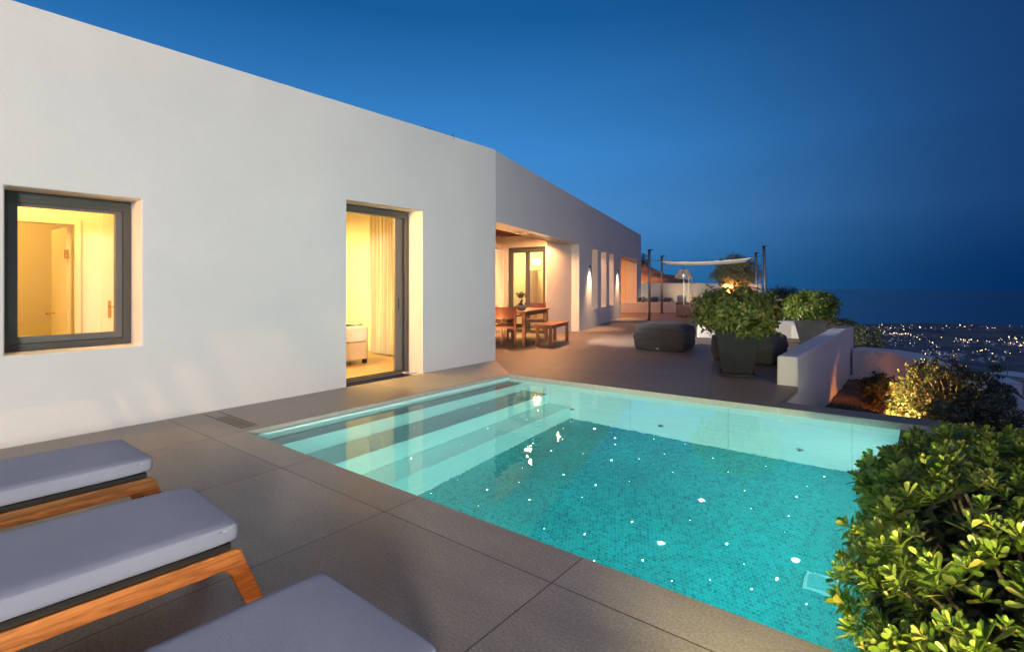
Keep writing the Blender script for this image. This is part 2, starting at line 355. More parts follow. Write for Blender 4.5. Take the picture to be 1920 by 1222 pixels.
# pool shell
b = MB()
zt = -.003
b.poly([(PXL, yfar(PXL), ZF), (PXR, yfar(PXR), ZF), (PXR, yfar(PXR), zt), (PXL, yfar(PXL), zt)])
b.poly([(PXL, PYN, ZF), (PXL, yfar(PXL), ZF), (PXL, yfar(PXL), zt), (PXL, PYN, zt)])
b.poly([(PXR, yfar(PXR), ZF), (PXR, PYN, ZF), (PXR, PYN, ZW - .004), (PXR, yfar(PXR), ZW - .004)])
b.poly([(PXR, PYN, ZF), (PXL, PYN, ZF), (PXL, PYN, zt), (PXR, PYN, zt)])
pw = b.build("pool_wall", PWALL); tag(pw, kind="structure")
pf = MB().poly([(PXL, PYN, ZF), (PXR, PYN, ZF), (PXR, yfar(PXR), ZF), (PXL, yfar(PXL), ZF)]).build("pool_floor", MOSAIC); tag(pf, kind="structure")
SX = [-4.58, -4.16, -3.80]; SZ = [-.265, -.715, -1.165]
b = MB()
xs = [PXL + .003] + SX
for k in range(3):
    x0, x1 = xs[k], xs[k+1]
    b.poly([(x0, PYN + .003, SZ[k]), (x1, PYN + .003, SZ[k]), (x1, yfar(x1) - .003, SZ[k]), (x0, yfar(x0) - .003, SZ[k])])
    zb = SZ[k+1] if k < 2 else ZF
    b.poly([(x1, PYN + .003, zb), (x1, yfar(x1) - .003, zb), (x1, yfar(x1) - .003, SZ[k]), (x1, PYN + .003, SZ[k])])
tag(b.build("pool_steps", PSTEP), kind="structure")
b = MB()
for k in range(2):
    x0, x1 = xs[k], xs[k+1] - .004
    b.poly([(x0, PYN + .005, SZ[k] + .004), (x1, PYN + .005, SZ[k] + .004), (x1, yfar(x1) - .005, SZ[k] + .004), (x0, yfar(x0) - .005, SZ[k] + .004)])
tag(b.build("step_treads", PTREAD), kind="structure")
wt = MB().poly([(PXL + .007, PYN + .001, ZW), (PXR + .088, PYN + .001, ZW), (PXR + .088, yfar(PXR) - .007, ZW), (PXL + .007, yfar(PXL) - .007, ZW)]).build("pool_water", WATER); tag(wt, kind="structure")
# assumed underwater lamps along the near wall, hidden from this side by the coping
CYAN = (.62, 1.0, .92)
pl = MB()
for i, x in enumerate((-3.2, -2.1, -1.0)):
    e = empty("assumed_underwater_lamp", (x, PYN + .002, -.36), label="assumed round underwater floodlight set in the near pool wall", cat="pool lamp", group="assumed underwater floodlights of the pool")
    MB().tube([(0, .0, 0), (0, .02, 0)], .07, 20).build("lamp_ring", STEEL, e)
    MB().tube([(0, .016, 0), (0, .024, 0)], .05, 20).build("lamp_lens", emis("underwater lens", CYAN, 4), e)
    lamp('AREA', 'assumed_underwater_beam', (x, PYN + .035, -.36), 50, CYAN, (x, 6, -.40), parent=e, shape='RECTANGLE', size=.9, size_y=.12, spread=R(170))
for y in (3.0, 4.3, 5.5):  # unseen lamps assumed low on this wall, brightening the step risers
    e = empty("assumed_underwater_lamp", (PXR - .002, y, -.95), R(90), label="assumed round underwater floodlight set in the right hand pool wall below the hedge", cat="pool lamp", group="assumed underwater floodlights of the pool")
    MB().tube([(0, .0, 0), (0, .02, 0)], .07, 20).build("lamp_ring", STEEL, e)
    lamp('AREA', 'assumed_underwater_beam', (PXR - .035, y, -.95), 44, CYAN, (-4, y, -.85), parent=e, shape='RECTANGLE', size=.9, size_y=.12, spread=R(170))
# starry lights
FLOOR_ST = [(-3.662,5.695),(-3.732,6.054-.06),(-2.98,5.792),(-2.884,5.616),(-2.591,6.037),(-3.462,5.384),(-3.744,5.168),(-3.383,5.007),(-3.053,5.174),(-2.71,5.198),(-2.481,5.395),(-3.379,4.461),(-2.953,4.6),(-2.343,4.862),(-2.574,4.599),(-3.224,4.192),(-3.737,3.835),(-3.364,3.871),(-2.559,4.315),(-2.929,3.977),(-3.736,3.47),(-3.241,3.608),(-2.011,4.224),(-2.567,3.697),(-2.245,3.825),(-1.723,3.812),(-2.026,3.587),(-2.587,6.032),(-2.232,6.094),(-2.311,5.696),(-1.843,5.887),(-1.323,5.981),(-.802,6.019),(-.894,5.701),(-2.064,5.304),(-1.603,5.622),(-1.364,5.302),(-.944,5.438),(-1.238,5.013),(-.943,5.06),(-1.611,4.524),(-.922,4.785),(-1.256,4.375),(-1.087,4.198),(-.849,4.153),(-1.448,3.71),(-1.234,3.876),(-.973,3.951),(-.633,3.995),(-.378,3.997),(-.436,4.626)]
STAR = emis("star light", (1.0, .84, .62), 14); STARB = emis("bright star light", (1.0, .95, .84), 60)
def dome(r, h, m, nm):
    return MB().lathe((0, 0, 0), [(r, 0), (r*.8, h*.6), (r*.35, h)], 10, capb=False, capt=True).build(nm, m)
s0 = dome(.0048, .003, STAR, "pool_star_light"); s1 = dome(.016, .006, STARB, "pool_floodlight")
s2 = MB().lathe((0, 0, -.0004), [(.021, 0), (.032, .0)], 20, capb=False).build('halo_ring', emis('halo glow', (.8, 1, .95), .9))  # faint glowing ring added as a halo round the bright lights
def stars(proto, pts, z, label, group, cat="pool light"):
    for i, (x, y) in enumerate(pts):
        o = proto.copy(); COL.objects.link(o); o.location = (x, y, z + .001); k_ = (1, .75, 1.5, .9, 1.2)[i % 5]; o.scale = (k_, k_, 1); tag(o, label, cat, group)
stars(s0, FLOOR_ST, ZF, "tiny warm white point light set in the teal mosaic pool floor", "starry point lights in the pool floor")
stars(s0, [(-4.729,2.916),(-4.722,4.048),(-4.76,5.474),(-4.648,5.072),(-4.656,5.96)], SZ[0], "tiny point light set in the topmost pool step beside the house", "point lights in the top pool step")
stars(s0, [(-4.324,3.233),(-4.319,4.397),(-4.427,4.909),(-4.277,5.394),(-4.426,3.87)], SZ[1], "tiny point light set in the middle pool step", "point lights in the middle pool step")
stars(s0, [(-4.10,3.535),(-3.96,4.145),(-3.929,5.27),(-4.10,4.724),(-4.042,5.673)], SZ[2], "tiny point light set in the lowest pool step", "point lights in the lowest pool step")
for (x, y), lb in (((-1.636,4.914), "bright white floodlight in the pool floor, middle of the bright three"), ((-1.686,4.085), "bright white floodlight in the pool floor nearest the front coping"), ((-.779,4.449), "bright white floodlight in the pool floor just behind the square drain"), ((-3.331,5.924), "bright floodlight in the pool floor near the foot of the steps")):
    o = s1.copy(); COL.objects.link(o); o.location = (x, y, ZF + .001); tag(o, lb, "pool light", "bright floodlights in the pool floor")
    if x < -3: o.scale = (.6, .6, 1)
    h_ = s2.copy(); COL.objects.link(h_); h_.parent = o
    lamp('POINT', 'floodlight_glow', (x, y, ZF + .09), 1.2 if x < -3 else 3.2, (1, .95, .85), parent=o, shadow_soft_size=0)
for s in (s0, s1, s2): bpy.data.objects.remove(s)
# drain cover in the pool floor
e = empty("pool_drain", (-.58, 4.255, ZF + .001), label="square pale turquoise drain grille in the pool floor", cat="drain")
b = MB()
for x0, x1, y0, y1 in ((-.11, .11, .085, .105), (-.11, .11, -.105, -.085), (-.11, -.09, -.085, .085), (.09, .11, -.085, .085)): b.box(x0, x1, y0, y1, 0, .012)
b.build("drain_rim", mat("pale turquoise plastic", (.35, .72, .75), .4), e)
b = MB()
for k in range(11): b.box(-.09, .09, -.082 + k*.0155, -.082 + k*.0155 + .008, 0, .008)
b.build("drain_grille", mat("turquoise plastic", (.12, .5, .55), .4), e)
for x, lb in ((-3.78, "chrome pool inlet jet beside the lowest step"), (-2.55, "chrome pool inlet jet in the middle of the far pool wall"), (-1.05, "chrome pool inlet jet at the right of the far pool wall")):
    e = empty("pool_jet", (x, yfar(x) - .001, -1.27), label=lb, cat="pool jet", group="inlet jets in the far pool wall")
    MB().tube([(0, 0, 0), (0, -.02, 0)], .038, 16).build("jet_ring", STEEL, e)
    MB().tube([(0, -.02, 0), (0, -.035, 0)], .016, 12).build("nozzle", DARKM, e)
# slot drain beside the house
e = empty("floor_drain", (-5.37, 2.33, .0), label="narrow slotted drain grille in the terrace between wall and pool", cat="drain")
b = MB().box(-.42, .42, -.075, -.070, 0, .003).box(-.42, .42, .070, .075, 0, .003)
b.build("drain_frame", mat("drain frame", (.05, .042, .035), .8), e)
b = MB()
for k in range(15): b.box(-.16 + k*.04, -.16 + k*.04 + .007, -.055, .055, .0, .002)
b.build("drain_slots", mat("slot shadow gap", (.045, .038, .032), .8), e)

# terrain: one sheet from the house down to the plain
prof = [(0, -3.2), (14, -3.6), (20, -6), (60, -19), (300, -71), (700, -121), (1200, -166), (1800, -184), (3200, -199.3), (3500, -203), (9000, -230)]
def tz(r):
    for (a, za), (c, zc) in zip(prof, prof[1:]):
        if r <= c: return za + (zc - za) * (r - a) / (c - a)
    return -230
radii = [0, 8, 14, 20, 30, 45, 60, 80, 110, 150, 200, 260, 330, 420, 520, 640, 780, 940, 1100, 1300, 1500, 1700, 1900, 2100, 2300, 2500, 2700, 2900, 3100, 3200, 3300, 3500, 5000, 9000]
NA = 120
b = MB()
for r in radii:
    for k in range(NA):
        a = 2*math.pi*k/NA; nz = noise.noise(Vector((math.cos(a)*r/260, math.sin(a)*r/260, 3))) * min(10, r*.012) + noise.noise(Vector((math.cos(a)*r/60, math.sin(a)*r/60, 8))) * min(3, r*.004)
        if r > 2900: nz = noise.noise(Vector((math.cos(a)*r/500, math.sin(a)*r/500, 3)))*5
        b.v.append((math.cos(a)*r, math.sin(a)*r, tz(r) + nz))
for i in range(len(radii) - 1):
    for k in range(NA):
        k2 = (k+1) % NA; b.f.append((i*NA+k, (i+1)*NA+k, (i+1)*NA+k2, i*NA+k2))
LAND = mat("haze tinted fields", (.10, .13, .15), 1.0, (.30, .29, .28), .012, detail=8, stretch=(1, 1, 1), spec=0, contrast=(.35, .68))  # bluish haze of the distance is mixed into the field colours
tag(b.build("ground", LAND, smooth=True), kind="structure")
SEA = mat("sea water", (.001, .026, .10), .22, (.0012, .040, .15), .0004, spec=.5)
tag(MB().lathe((0, 0, -200), [(1500, 0), (3000, 0), (9000, 0), (21000, 0)], 96, capb=False).build("sea", SEA), kind="structure")

# ================================================================== THE VILLA
def wall(mb, P0, d, inn, Ln, z0, z1, T, ops, ends=True):
    P0 = Vector((P0[0], P0[1])); d = Vector(d); inn = Vector(inn)
    def P(u, v, t): q = P0 + d*u + inn*t; return (q.x, q.y, v)
    us = sorted({0, Ln} | {o[0] for o in ops} | {o[1] for o in ops}); vs = sorted({z0, z1} | {o[2] for o in ops} | {o[3] for o in ops})
    for a, c in zip(us, us[1:]):
        for e_, g in zip(vs, vs[1:]):
            um, vm_ = (a+c)/2, (e_+g)/2
            if any(o[0] < um < o[1] and o[2] < vm_ < o[3] for o in ops): continue
            mb.poly([P(a, e_, 0), P(c, e_, 0), P(c, g, 0), P(a, g, 0)]); mb.poly([P(c, e_, T), P(a, e_, T), P(a, g, T), P(c, g, T)])
    for u0, u1, v0, v1 in ops:
        mb.poly([P(u0, v0, 0), P(u0, v1, 0), P(u0, v1, T), P(u0, v0, T)]); mb.poly([P(u1, v1, 0), P(u1, v0, 0), P(u1, v0, T), P(u1, v1, T)])
        mb.poly([P(u0, v1, 0), P(u1, v1, 0), P(u1, v1, T), P(u0, v1, T)])
        if v0 > z0: mb.poly([P(u1, v0, 0), P(u0, v0, 0), P(u0, v0, T), P(u1, v0, T)])
    mb.poly([P(0, z1, 0), P(Ln, z1, 0), P(Ln, z1, T), P(0, z1, T)])
    if ends:
        mb.poly([P(0, z0, 0), P(0, z1, 0), P(0, z1, T), P(0, z0, T)]); mb.poly([P(Ln, z1, 0), P(Ln, z0, 0), P(Ln, z0, T), P(Ln, z1, T)])
    return mb
villa = empty("villa", (-8, 4, 0), label="long white plastered single storey villa with flat parapet roof beside the pool", cat="villa")
def vpart(mb, name, m, parent=None, **k):
    o = mb.build(name, m, None, **k); p = parent or villa
    bpy.context.view_layer.update(); o.parent = p; o.matrix_parent_inverse = p.matrix_world.inverted(); return o
XF = -5.875; HT = 3.65
fw = wall(MB(), (XF, -7), (0, 1), (-1, 0), 13.978, -.05, HT, .45, [(7.794, 8.742, .745, 2.135), (10.99, 12.3, -.05, 2.415)])
vpart(fw, "facade_wall", PLASTER, bevel=.016, fix=True, seg=3, flat=True)
ww = wall(MB(), (CX, CY), Wd, -Nd, 17.58, -.05, HT, .5, [(.02, 5.79, -.05, 2.41), (7.32, 8.09, .545, 2.395), (8.62, 9.44, .545, 2.39), (9.94, 10.76, .545, 2.385), (12.15, 16.23, -.05, 2.39)])
vpart(ww, "wing_wall", PLASTER, bevel=.016, fix=True, seg=3, flat=True)
# body behind the walls
YP = 6.98
b = MB()
b.box(-6.325 - .002, -6.325 - 4.6, -7, -6.7, -.05, HT - .02)
b.box(-10.9, -10.6, -6.7, YP, -.05, HT - .02)
b.box(-10.6, -6.33, 6.55, YP, -.05, HT - .03)                      # end wall to the portico
vpart(b, "rear_wall", PLASTER)
rp = MB().prism([(-6.33, -6.69), (-6.33, 6.54), (-10.59, 6.54), (-10.59, -6.69)], 3.25, 3.35)
w0, w1, w2_, w3 = wing(0, -.52), wing(17.3, -.52), wing(17.3, -5.4), wing(0, -5.0)
rp.prism([(w0.x, w0.y), (w1.x, w1.y), (w2_.x, w2_.y), (w3.x, w3.y)], 3.25, 3.34)
vpart(rp, "roof", PLASTER)
# rooms: bedroom behind the sliding door
b = MB()
b.box(-10.1, -10.0, 2.5, 6.5, 0, 2.75); b.box(-10.0, -6.33, 6.4, 6.5, 0, 2.75); b.box(-10.0, -6.33, 2.5, 2.6, 0, 2.75)
b.box(-10.1, -6.33, 2.5, 6.5, 2.752, 2.80)
b.box(-6.35, -6.327, 2.6, 3.985, 0, 2.75); b.box(-6.35, -6.327, 5.31, 6.4, 0, 2.75)
vpart(b, "bedroom_walls", ROOMW)
vpart(MB().box(-10, -6.34, 2.6, 6.4, -.05, .002), "bedroom_floor", mat("warm floor tile", (.30, .20, .11), .4, (.36, .25, .14), 3))
b = MB()
b.box(-9.6, -9.5, -.5, 2.4, 0, 2.75); b.box(-9.5, -6.33, 2.3, 2.4, 0, 2.75); b.box(-9.5, -6.33, -.6, -.5, 0, 2.75); b.box(-9.6, -6.33, -.6, 2.4, 2.75, 2.80)
b.box(-7.72, -7.6, -.5, .55, 0, 2.75); b.box(-7.72, -7.6, 1.66, 2.3, 0, 2.75); b.box(-7.72, -7.6, .55, 1.66, 2.0, 2.75)
vpart(b, "hall_walls", ROOMW)
vpart(MB().box(-9.5, -6.33, -.5, 2.3, -.05, .0), "hall_floor", mat("hall tile", (.35, .25, .14), .5))
# window with two stepped frames
def ring(mb, x0, x1, y0, y1, z0, z1, w):
    mb.box(x0, x1, y0, y0 + w, z0, z1); mb.box(x0, x1, y1 - w, y1, z0, z1); mb.box(x0, x1, y0 + w, y1 - w, z0, z0 + w); mb.box(x0, x1, y0 + w, y1 - w, z1 - w, z1); return mb
wn_ = vpart(ring(MB(), -6.26, -6.17, .796, 1.740, .747, 2.133, .062), "window", FRAME, bevel=.003)
vpart(ring(MB(), -6.25, -6.19, .859, 1.677, .810, 2.070, .060), "sash", FRAMEL, wn_, bevel=.004)
vpart(MB().box(-6.19, -6.165, .85, 1.69, 2.035, 2.075), "drip_rail", FRAME, wn_, bevel=.003)
vpart(MB().box(-6.222, -6.218, .92, 1.616, .871, 2.01), "pane", GLASS, wn_)
# inner doors of the hall
dr = vpart(MB().box(-7.60, -7.575, 1.60, 1.66, 0, 2.06).box(-7.60, -7.575, .5, .55, 0, 2.06).box(-7.60, -7.575, .55, 1.60, 2.0, 2.06), "door_frame", DOORP, bevel=.004)
vpart(MB().box(-8.42, -7.70, 1.555, 1.595, 0.01, 1.985), "door_leaf", DOORP, dr, bevel=.004)
vpart(MB().box(-7.70, -7.66, 1.53, 1.56, 1.62, 1.72), "hinge", BRASS, dr, bevel=.003)
vpart(MB().tube([(-8.25, 1.555, .98), (-8.25, 1.50, .98)], .012, 10).lathe((-8.25, 1.49, .96), [(.001, 0), (.022, .008), (.026, .022), (.022, .036), (.001, .044)], 12, capb=False), "door_knob", BRASS, dr)
d2 = vpart(MB().box(-7.60, -7.55, 1.84, 2.28, 0.01, 2.6), "cupboard_door", DOORP, bevel=.004)
vpart(MB().box(-7.55, -7.542, 1.90, 1.93, .93, 1.13).tube([(-7.542, 1.915, 1.06), (-7.50, 1.915, 1.06), (-7.50, 1.97, 1.06)], .006, 8), "door_handle", BRASS, d2, bevel=.002)
# sliding door
sd = vpart(MB().box(-6.30, -6.19, 3.992, 4.06, 0, 2.413).box(-6.30, -6.19, 5.232, 5.302, 0, 2.413).box(-6.30, -6.19, 4.06, 5.232, 2.31, 2.413), "sliding_door", FRAME, bevel=.004)
vpart(MB().box(-6.28, -6.24, 5.08, 5.228, .02, 2.305), "sliding_panel", FRAMEL, sd, bevel=.006)
vpart(MB().box(-6.239, -6.234, 5.135, 5.150, .95, 1.12), "pull_handle", DARKM, sd)
vpart(MB().box(-6.30, -6.19, 4.06, 5.232, .0025, .018).box(-6.26, -6.245, 4.06, 5.08, .018, .03), "floor_track", FRAME, sd, bevel=.002)
vpart(MB().box(-5.99, -5.965, 3.992, 5.298, .0005, .004), "threshold_slot", DARKM, sd)
# portico
YB = 11.25; XA = -9.18; XC = -7.78
b = MB()
b.box(XA - .3, XA, YP + .002, YB, -.05, 2.62)
b.box(XC, XC + .03, YB + .001, YB + 1.22, -.05, 2.62)
pw_ = wall(MB(), (XA, YB), (1, 0), (0, 1), XC - XA + .03, -.05, 2.62, .3, [(.13, 1.40, -.05, 2.30)])
n0 = len(b.v); b.v += pw_.v; b.f += [tuple(i + n0 for i in f) for f in pw_.f]
vpart(b, "portico_walls", PORTW)
pc = MB().prism([(XA - .3, YP + .01), (wing(.2, -.5).x, YP + .01), (wing(6.4, -.5).x, wing(6.4, -.5).y), (XA - .3, wing(6.4, -.5).y)], 2.70, 2.76)
pcl = vpart(pc, "portico_ceiling", REDW)
b = MB()
for k in range(16):
    y = 7.2 + k*.3; xr = wing((y - CY)/Wd.y, -.5).x - .02; b.box(XA, xr, y, y + .09, 2.60, 2.698)
vpart(b, "ceiling_joists", REDW, pcl)
gd = vpart(MB().box(XA+.132, XA+.19, YB+.05, YB+.13, 0, 2.298).box(XA+1.34, XA+1.398, YB+.05, YB+.13, 0, 2.298).box(XA+.19, XA+1.34, YB+.05, YB+.13, 2.22, 2.298), "glazed_door", FRAME, bevel=.004)
for a, c in ((.19, .765), (.765, 1.34)):
    lf = MB(); y0, y1 = YB+.06, YB+.11
    lf.box(XA+a, XA+a+.06, y0, y1, .01, 2.215).box(XA+c-.06, XA+c, y0, y1, .01, 2.215).box(XA+a+.06, XA+c-.06, y0, y1, 2.155, 2.215).box(XA+a+.06, XA+c-.06, y0, y1, .01, .09)
    q = vpart(lf, "door_leaf", FRAME, gd, bevel=.003)
vpart(MB().box(XA+.25, XA+.705, YB+.083, YB+.087, .09, 2.155).box(XA+.825, XA+1.28, YB+.083, YB+.087, .09, 2.155), "door_panes", GLASS, gd)
vpart(MB().tube([(XA+.735, YB+.06, 1.05), (XA+.735, YB+.02, 1.05), (XA+.66, YB+.02, 1.05)], .009, 8), "door_handle", STEEL, gd)
b = MB()     # living room behind the glazed door
b.prism([(-11.4, 13.1), (-8.32, 13.1), (-8.32, 13.18), (-11.4, 13.18)], 0, 2.7); b.box(-11.5, -11.4, YB+.3, 13.18, 0, 2.7)
b.prism([(-7.86, YB+.32), (-7.80, YB+.32), (-8.26, 13.1), (-8.32, 13.1)], 0, 2.7)
b.prism([(-11.4, YB+.301), (-7.80, YB+.301), (-8.30, 13.18), (-11.4, 13.18)], 2.70, 2.75); b.box(-9.8, -9.35, 12.6, 13.1, 0, 1.72)
vpart(b, "living_room_walls", ROOMW)
vpart(MB().box(-11.4, -7.9, YB+.301, 13.1, -.05, -.003), "living_room_floor", mat("lounge tile", (.3, .2, .12), .5))
# corridor behind the slots and the passage behind the far doorway
b = MB()
def wp(mb, u0, u1, n0_, n1_, z0, z1):
    p = [wing(u0, n0_), wing(u0, n1_), wing(u1, n1_), wing(u1, n0_)]; mb.prism([(q.x, q.y) for q in p][::-1], z0, z1)
wp(b, 7.0, 11.5, -1.8, -1.62, 0, 3.2); wp(b, 7.0, 7.1, -1.62, -.51, 0, 3.2); wp(b, 11.4, 11.5, -1.62, -.51, 0, 2.8); wp(b, 7.11, 11.39, -1.61, -.51, 2.8, 2.85)
wp(b, 11.5, 17.2, -3.6, -3.4, 0, 3.2); wp(b, 16.25, 17.2, -3.4, -.51, 0, 2.8); wp(b, 11.51, 16.24, -3.4, -.51, 2.8, 2.85)
vpart(b, "corridor_walls", PORTW)
# unseen lamps assumed in the lit rooms, built as fixtures
ROOMLAMP = emis("lit lamp shade", (1.0, .72, .35), 14)
def assumed_ceiling_lamp(loc, power, col, label, r=.09, size=.5):
    e = empty("assumed_ceiling_lamp", loc, label=label, cat="ceiling lamp")
    MB().lathe((0, 0, -.03), [(r, 0), (r, .03)], 20).build("lamp_housing", FRAMEL, e)
    MB().lathe((0, 0, -.034), [(r*.8, 0), (r*.8, .003)], 20).build("lamp_lens", ROOMLAMP, e)
    bpy.context.view_layer.update()
    lamp('AREA', 'lamp_light', (loc[0], loc[1], loc[2] - .05), power, col, (loc[0], loc[1], 0), parent=e, shape='DISK', size=size, spread=R(175))
    return e
assumed_ceiling_lamp((-8.0, 4.0, 2.75), 190, YEL, "assumed round ceiling lamp over the bed behind the sliding door")
assumed_ceiling_lamp((-9.6, 4.9, 2.75), 110, YEL, "assumed round ceiling lamp close to the bedroom back wall", size=.2)
assumed_ceiling_lamp((-6.95, 1.2, 2.75), 36, (1, .60, .13), "assumed round ceiling lamp inside the hall behind the square window")
assumed_ceiling_lamp((-8.6, .9, 2.75), 36, (1, .55, .08), "assumed round ceiling lamp in the dim room behind the inner doorway")
assumed_ceiling_lamp((-9.7, 12.2, 2.70), 110, YEL, "assumed round ceiling lamp in the living room behind the glazed door")
assumed_ceiling_lamp((-7.36, 10.25, 2.598), 500, (1, .45, .17), "assumed round ceiling lamp between the red joists of the portico")
pc_ = wing(9.2, -1.1); assumed_ceiling_lamp((pc_.x, pc_.y, 2.8), 75, (1, .48, .25), "assumed round ceiling lamp in the corridor behind the three wall slots")
pc_ = wing(14.0, -1.4); assumed_ceiling_lamp((pc_.x, pc_.y, 2.8), 150, (1, .34, .08), "assumed round ceiling lamp inside the far doorway passage")
def fill_standing_lamp(loc, power, col, label):  # unseen lamps added to warm the window and door reveals
    e = empty("fill_standing_lamp", (loc[0], loc[1], 0), label=label, cat="standing lamp")
    MB().tube([(0, 0, 0), (0, 0, loc[2] - .12)], .012, 8).build("pole", BRASS, e); MB().lathe((0, 0, 0), [(.12, 0), (.12, .02)], 18, capt=True).build("lamp_base", BRASS, e)
    MB().lathe((0, 0, loc[2]), [(.16, -.12), (.11, .12)], 20, capb=False).build("shade", ROOMLAMP, e)
    lamp('POINT', 'standing_fill_light', (loc[0] + .2, loc[1], loc[2]), power, col, parent=e, shadow_soft_size=.12)
fill_standing_lamp((-7.0, .15, 1.50), 30, (1, .52, .17), "added fill lamp inside the hall, left of the square window view")
fill_standing_lamp((-6.85, 3.15, 1.60), 120, (1, .56, .20), "added fill lamp in the bedroom beside the sliding door, out of direct view")
def reveal_fill_spot(loc, power, col, target, label, size=85):  # unseen spots added to turn the reveals orange
    e = empty("reveal_fill_spotlight", loc, label=label, cat="spotlight")
    MB().box(-.05, .05, -.10, -.05, -.05, .05).build("bracket", DARKM, e); MB().tube([(0, -.05, 0), (.02, .03, -.01)], .035, 12).build("lamp_head", DARKM, e)
    lamp('SPOT', 'reveal_fill_beam', (loc[0] + .03, loc[1] + .06, loc[2] - .01), power, col, target, parent=e, spot_size=R(size), spot_blend=.7, shadow_soft_size=.06)
reveal_fill_spot((-6.62, .42, 1.75), 90, (1, .36, .09), (-6.0, 1.74, 1.35), "added fill spotlight inside the hall aimed at the square window reveal")
reveal_fill_spot((-6.70, 3.2, 1.95), 300, (1, .43, .13), (-6.0, 5.3, 1.0), "added fill spotlight inside the bedroom aimed at the sliding door reveal", 95)
for u_, lb_ in ((2.4, "added fill downlight in the portico soffit above the dining table"), (4.5, "added fill downlight in the portico soffit near the wing jamb")):  # added sources that brighten the portico walls and floor
    p_ = wing(u_, -.20, 2.41)
    e = empty("soffit_fill_lamp", p_, label=lb_, cat="downlight", group="added fill downlights in the portico soffit")
    MB().lathe((0, 0, -.006), [(.035, 0), (.035, .006)], 16).build("lamp_ring", FRAMEL, e)
    lamp('SPOT', 'soffit_fill_beam', (p_.x, p_.y, 2.395), 60 if u_ < 3 else 120, (1, .46, .18), (p_.x, p_.y, 0), parent=e, spot_size=R(165), spot_blend=.4, shadow_soft_size=.03)
# chandelier in the living room
cp = Vector((-8.98, 12.55, 0))
e = empty("chandelier", cp, label="glowing tiered glass chandelier hanging behind the glazed door", cat="chandelier")
b = MB()
for z, r in ((2.06, .10), (1.99, .14), (1.92, .17), (1.86, .14), (1.80, .12), (1.72, .10)):
    for k in range(14):
        a = 2*math.pi*k/14 + z*9; b.lathe((r*math.cos(a), r*math.sin(a), z), [(.003, -.035), (.02, -.02), (.022, .01), (.004, .03)], 6)
b.build("glass_drops", mat("chandelier glass", (.8, .6, .3), .15, spec=.8), e)
MB().lathe((0, 0, 1.86), [(.01, 0), (.09, .03), (.12, .1), (.09, .17), (.01, .2)], 16).build("bulb_cluster", emis("chandelier glow", (1, .85, .5), 22), e)
MB().tube([(0, 0, 2.06), (0, 0, 2.7)], .006, 6).build("hanging_rod", BRASS, e)
o = empty("tall_cabinet", (-8.62, 12.86, 0), label="tall red brown cabinet behind the right pane of the glazed door", cat="cabinet")
MB().box(-.22, .28, -.2, .2, 0, 2.02).build("carcass", REDW, o, bevel=.006)
MB().box(-.20, .02, -.225, -.202, .05, 1.97).build("door", REDW, o, bevel=.004); MB().box(.03, .26, -.225, -.202, .05, 1.97).build("door", REDW, o, bevel=.004)
# wall lamps
def wall_lamp(u, label):
    p = wing(u, 0, 1.82)
    e = empty("wall_lamp", p, -wa, label=label, cat="wall lamp", group="downlight wall lamps on the far wing")
    MB().box(0, .045, -.02, .02, -.01, .03).build("bracket", DARKM, e)
    MB().lathe((.085, 0, -.045), [(.038, 0), (.038, .105), (.03, .108)], 18, capb=False, capt=True).build("shade", STEEL, e, smooth=False)
    MB().lathe((.085, 0, -.03), [(.032, 0), (.032, .002)], 16, capt=True).build("bulb", emis("wall lamp bulb", (1, .8, .5), 25), e)
    q = wing(u, .11, 1.82 - .05); t_ = wing(u, -.03, 0)
    lamp('SPOT', 'wall_lamp_light', q, 260, (1, .58, .28), (t_.x, t_.y, .2), parent=e, spot_size=R(84), spot_blend=1.0, shadow_soft_size=.02)
wall_lamp(6.98, "small steel downlight wall lamp between portico and first slot"); wall_lamp(11.43, "small steel downlight wall lamp between third slot and far doorway")
# added flood with shields, standing in for a strobe behind the facade corner
fl = empty("portico_fill_flood", (-7.40, 8.0, 1.95), label="added square fill flood inside the portico behind the facade corner", cat="flood lamp")
MB().box(-.08, .08, -.06, .06, -.05, .05).build("housing", DARKM, fl, bevel=.006)
MB().box(-.01, .01, -.01, .01, .05, .71).build("stem", DARKM, fl)
MB().box(-.10, .40, -.25, .50, .085, .092).build("visor", DARKM, fl)
MB().box(-.12, .30, .30, .31, -.35, .115, Matrix.Rotation(R(14), 4, 'Z')).build("barn_door", DARKM, fl)
q = atd(1243, 0, 14.6)
su = empty("fill_uplight", (q.x, q.y, 0), label="added terrace uplight for the sail, hidden behind the free standing pouf", cat="uplight")  # unseen source added to brighten the sail from below
MB().lathe((0, 0, 0), [(.06, 0), (.06, .05)], 16).build("housing", DARKM, su)
lamp('SPOT', 'fill_uplight_beam', (q.x, q.y, .09), 1500, (1, .93, .84), (-6.1, 20.6, 2.3), parent=su, spot_size=R(40), spot_blend=.5, shadow_soft_size=.05)
lamp('SPOT', 'portico_fill_beam', (-7.27, 8.06, 1.92), 2000, (1.0, .92, .82), (-3.4, 15.5, 1.5), parent=fl, spot_size=R(76), spot_blend=.5, shadow_soft_size=.05)
fu = empty("fill_uplight", (-7.3, 7.7, 0), label="added floor uplight for the soffit, inside the portico behind the facade corner", cat="uplight")  # unseen source added to brighten soffit and ceiling
MB().lathe((0, 0, 0), [(.05, 0), (.05, .05)], 16).build("housing", DARKM, fu)
lamp('SPOT', 'fill_uplight_beam', (-7.3, 7.7, .08), 240, ORANGE, (-7.0, 8.9, 2.4), parent=fu, spot_size=R(140), spot_blend=.6, shadow_soft_size=.05)
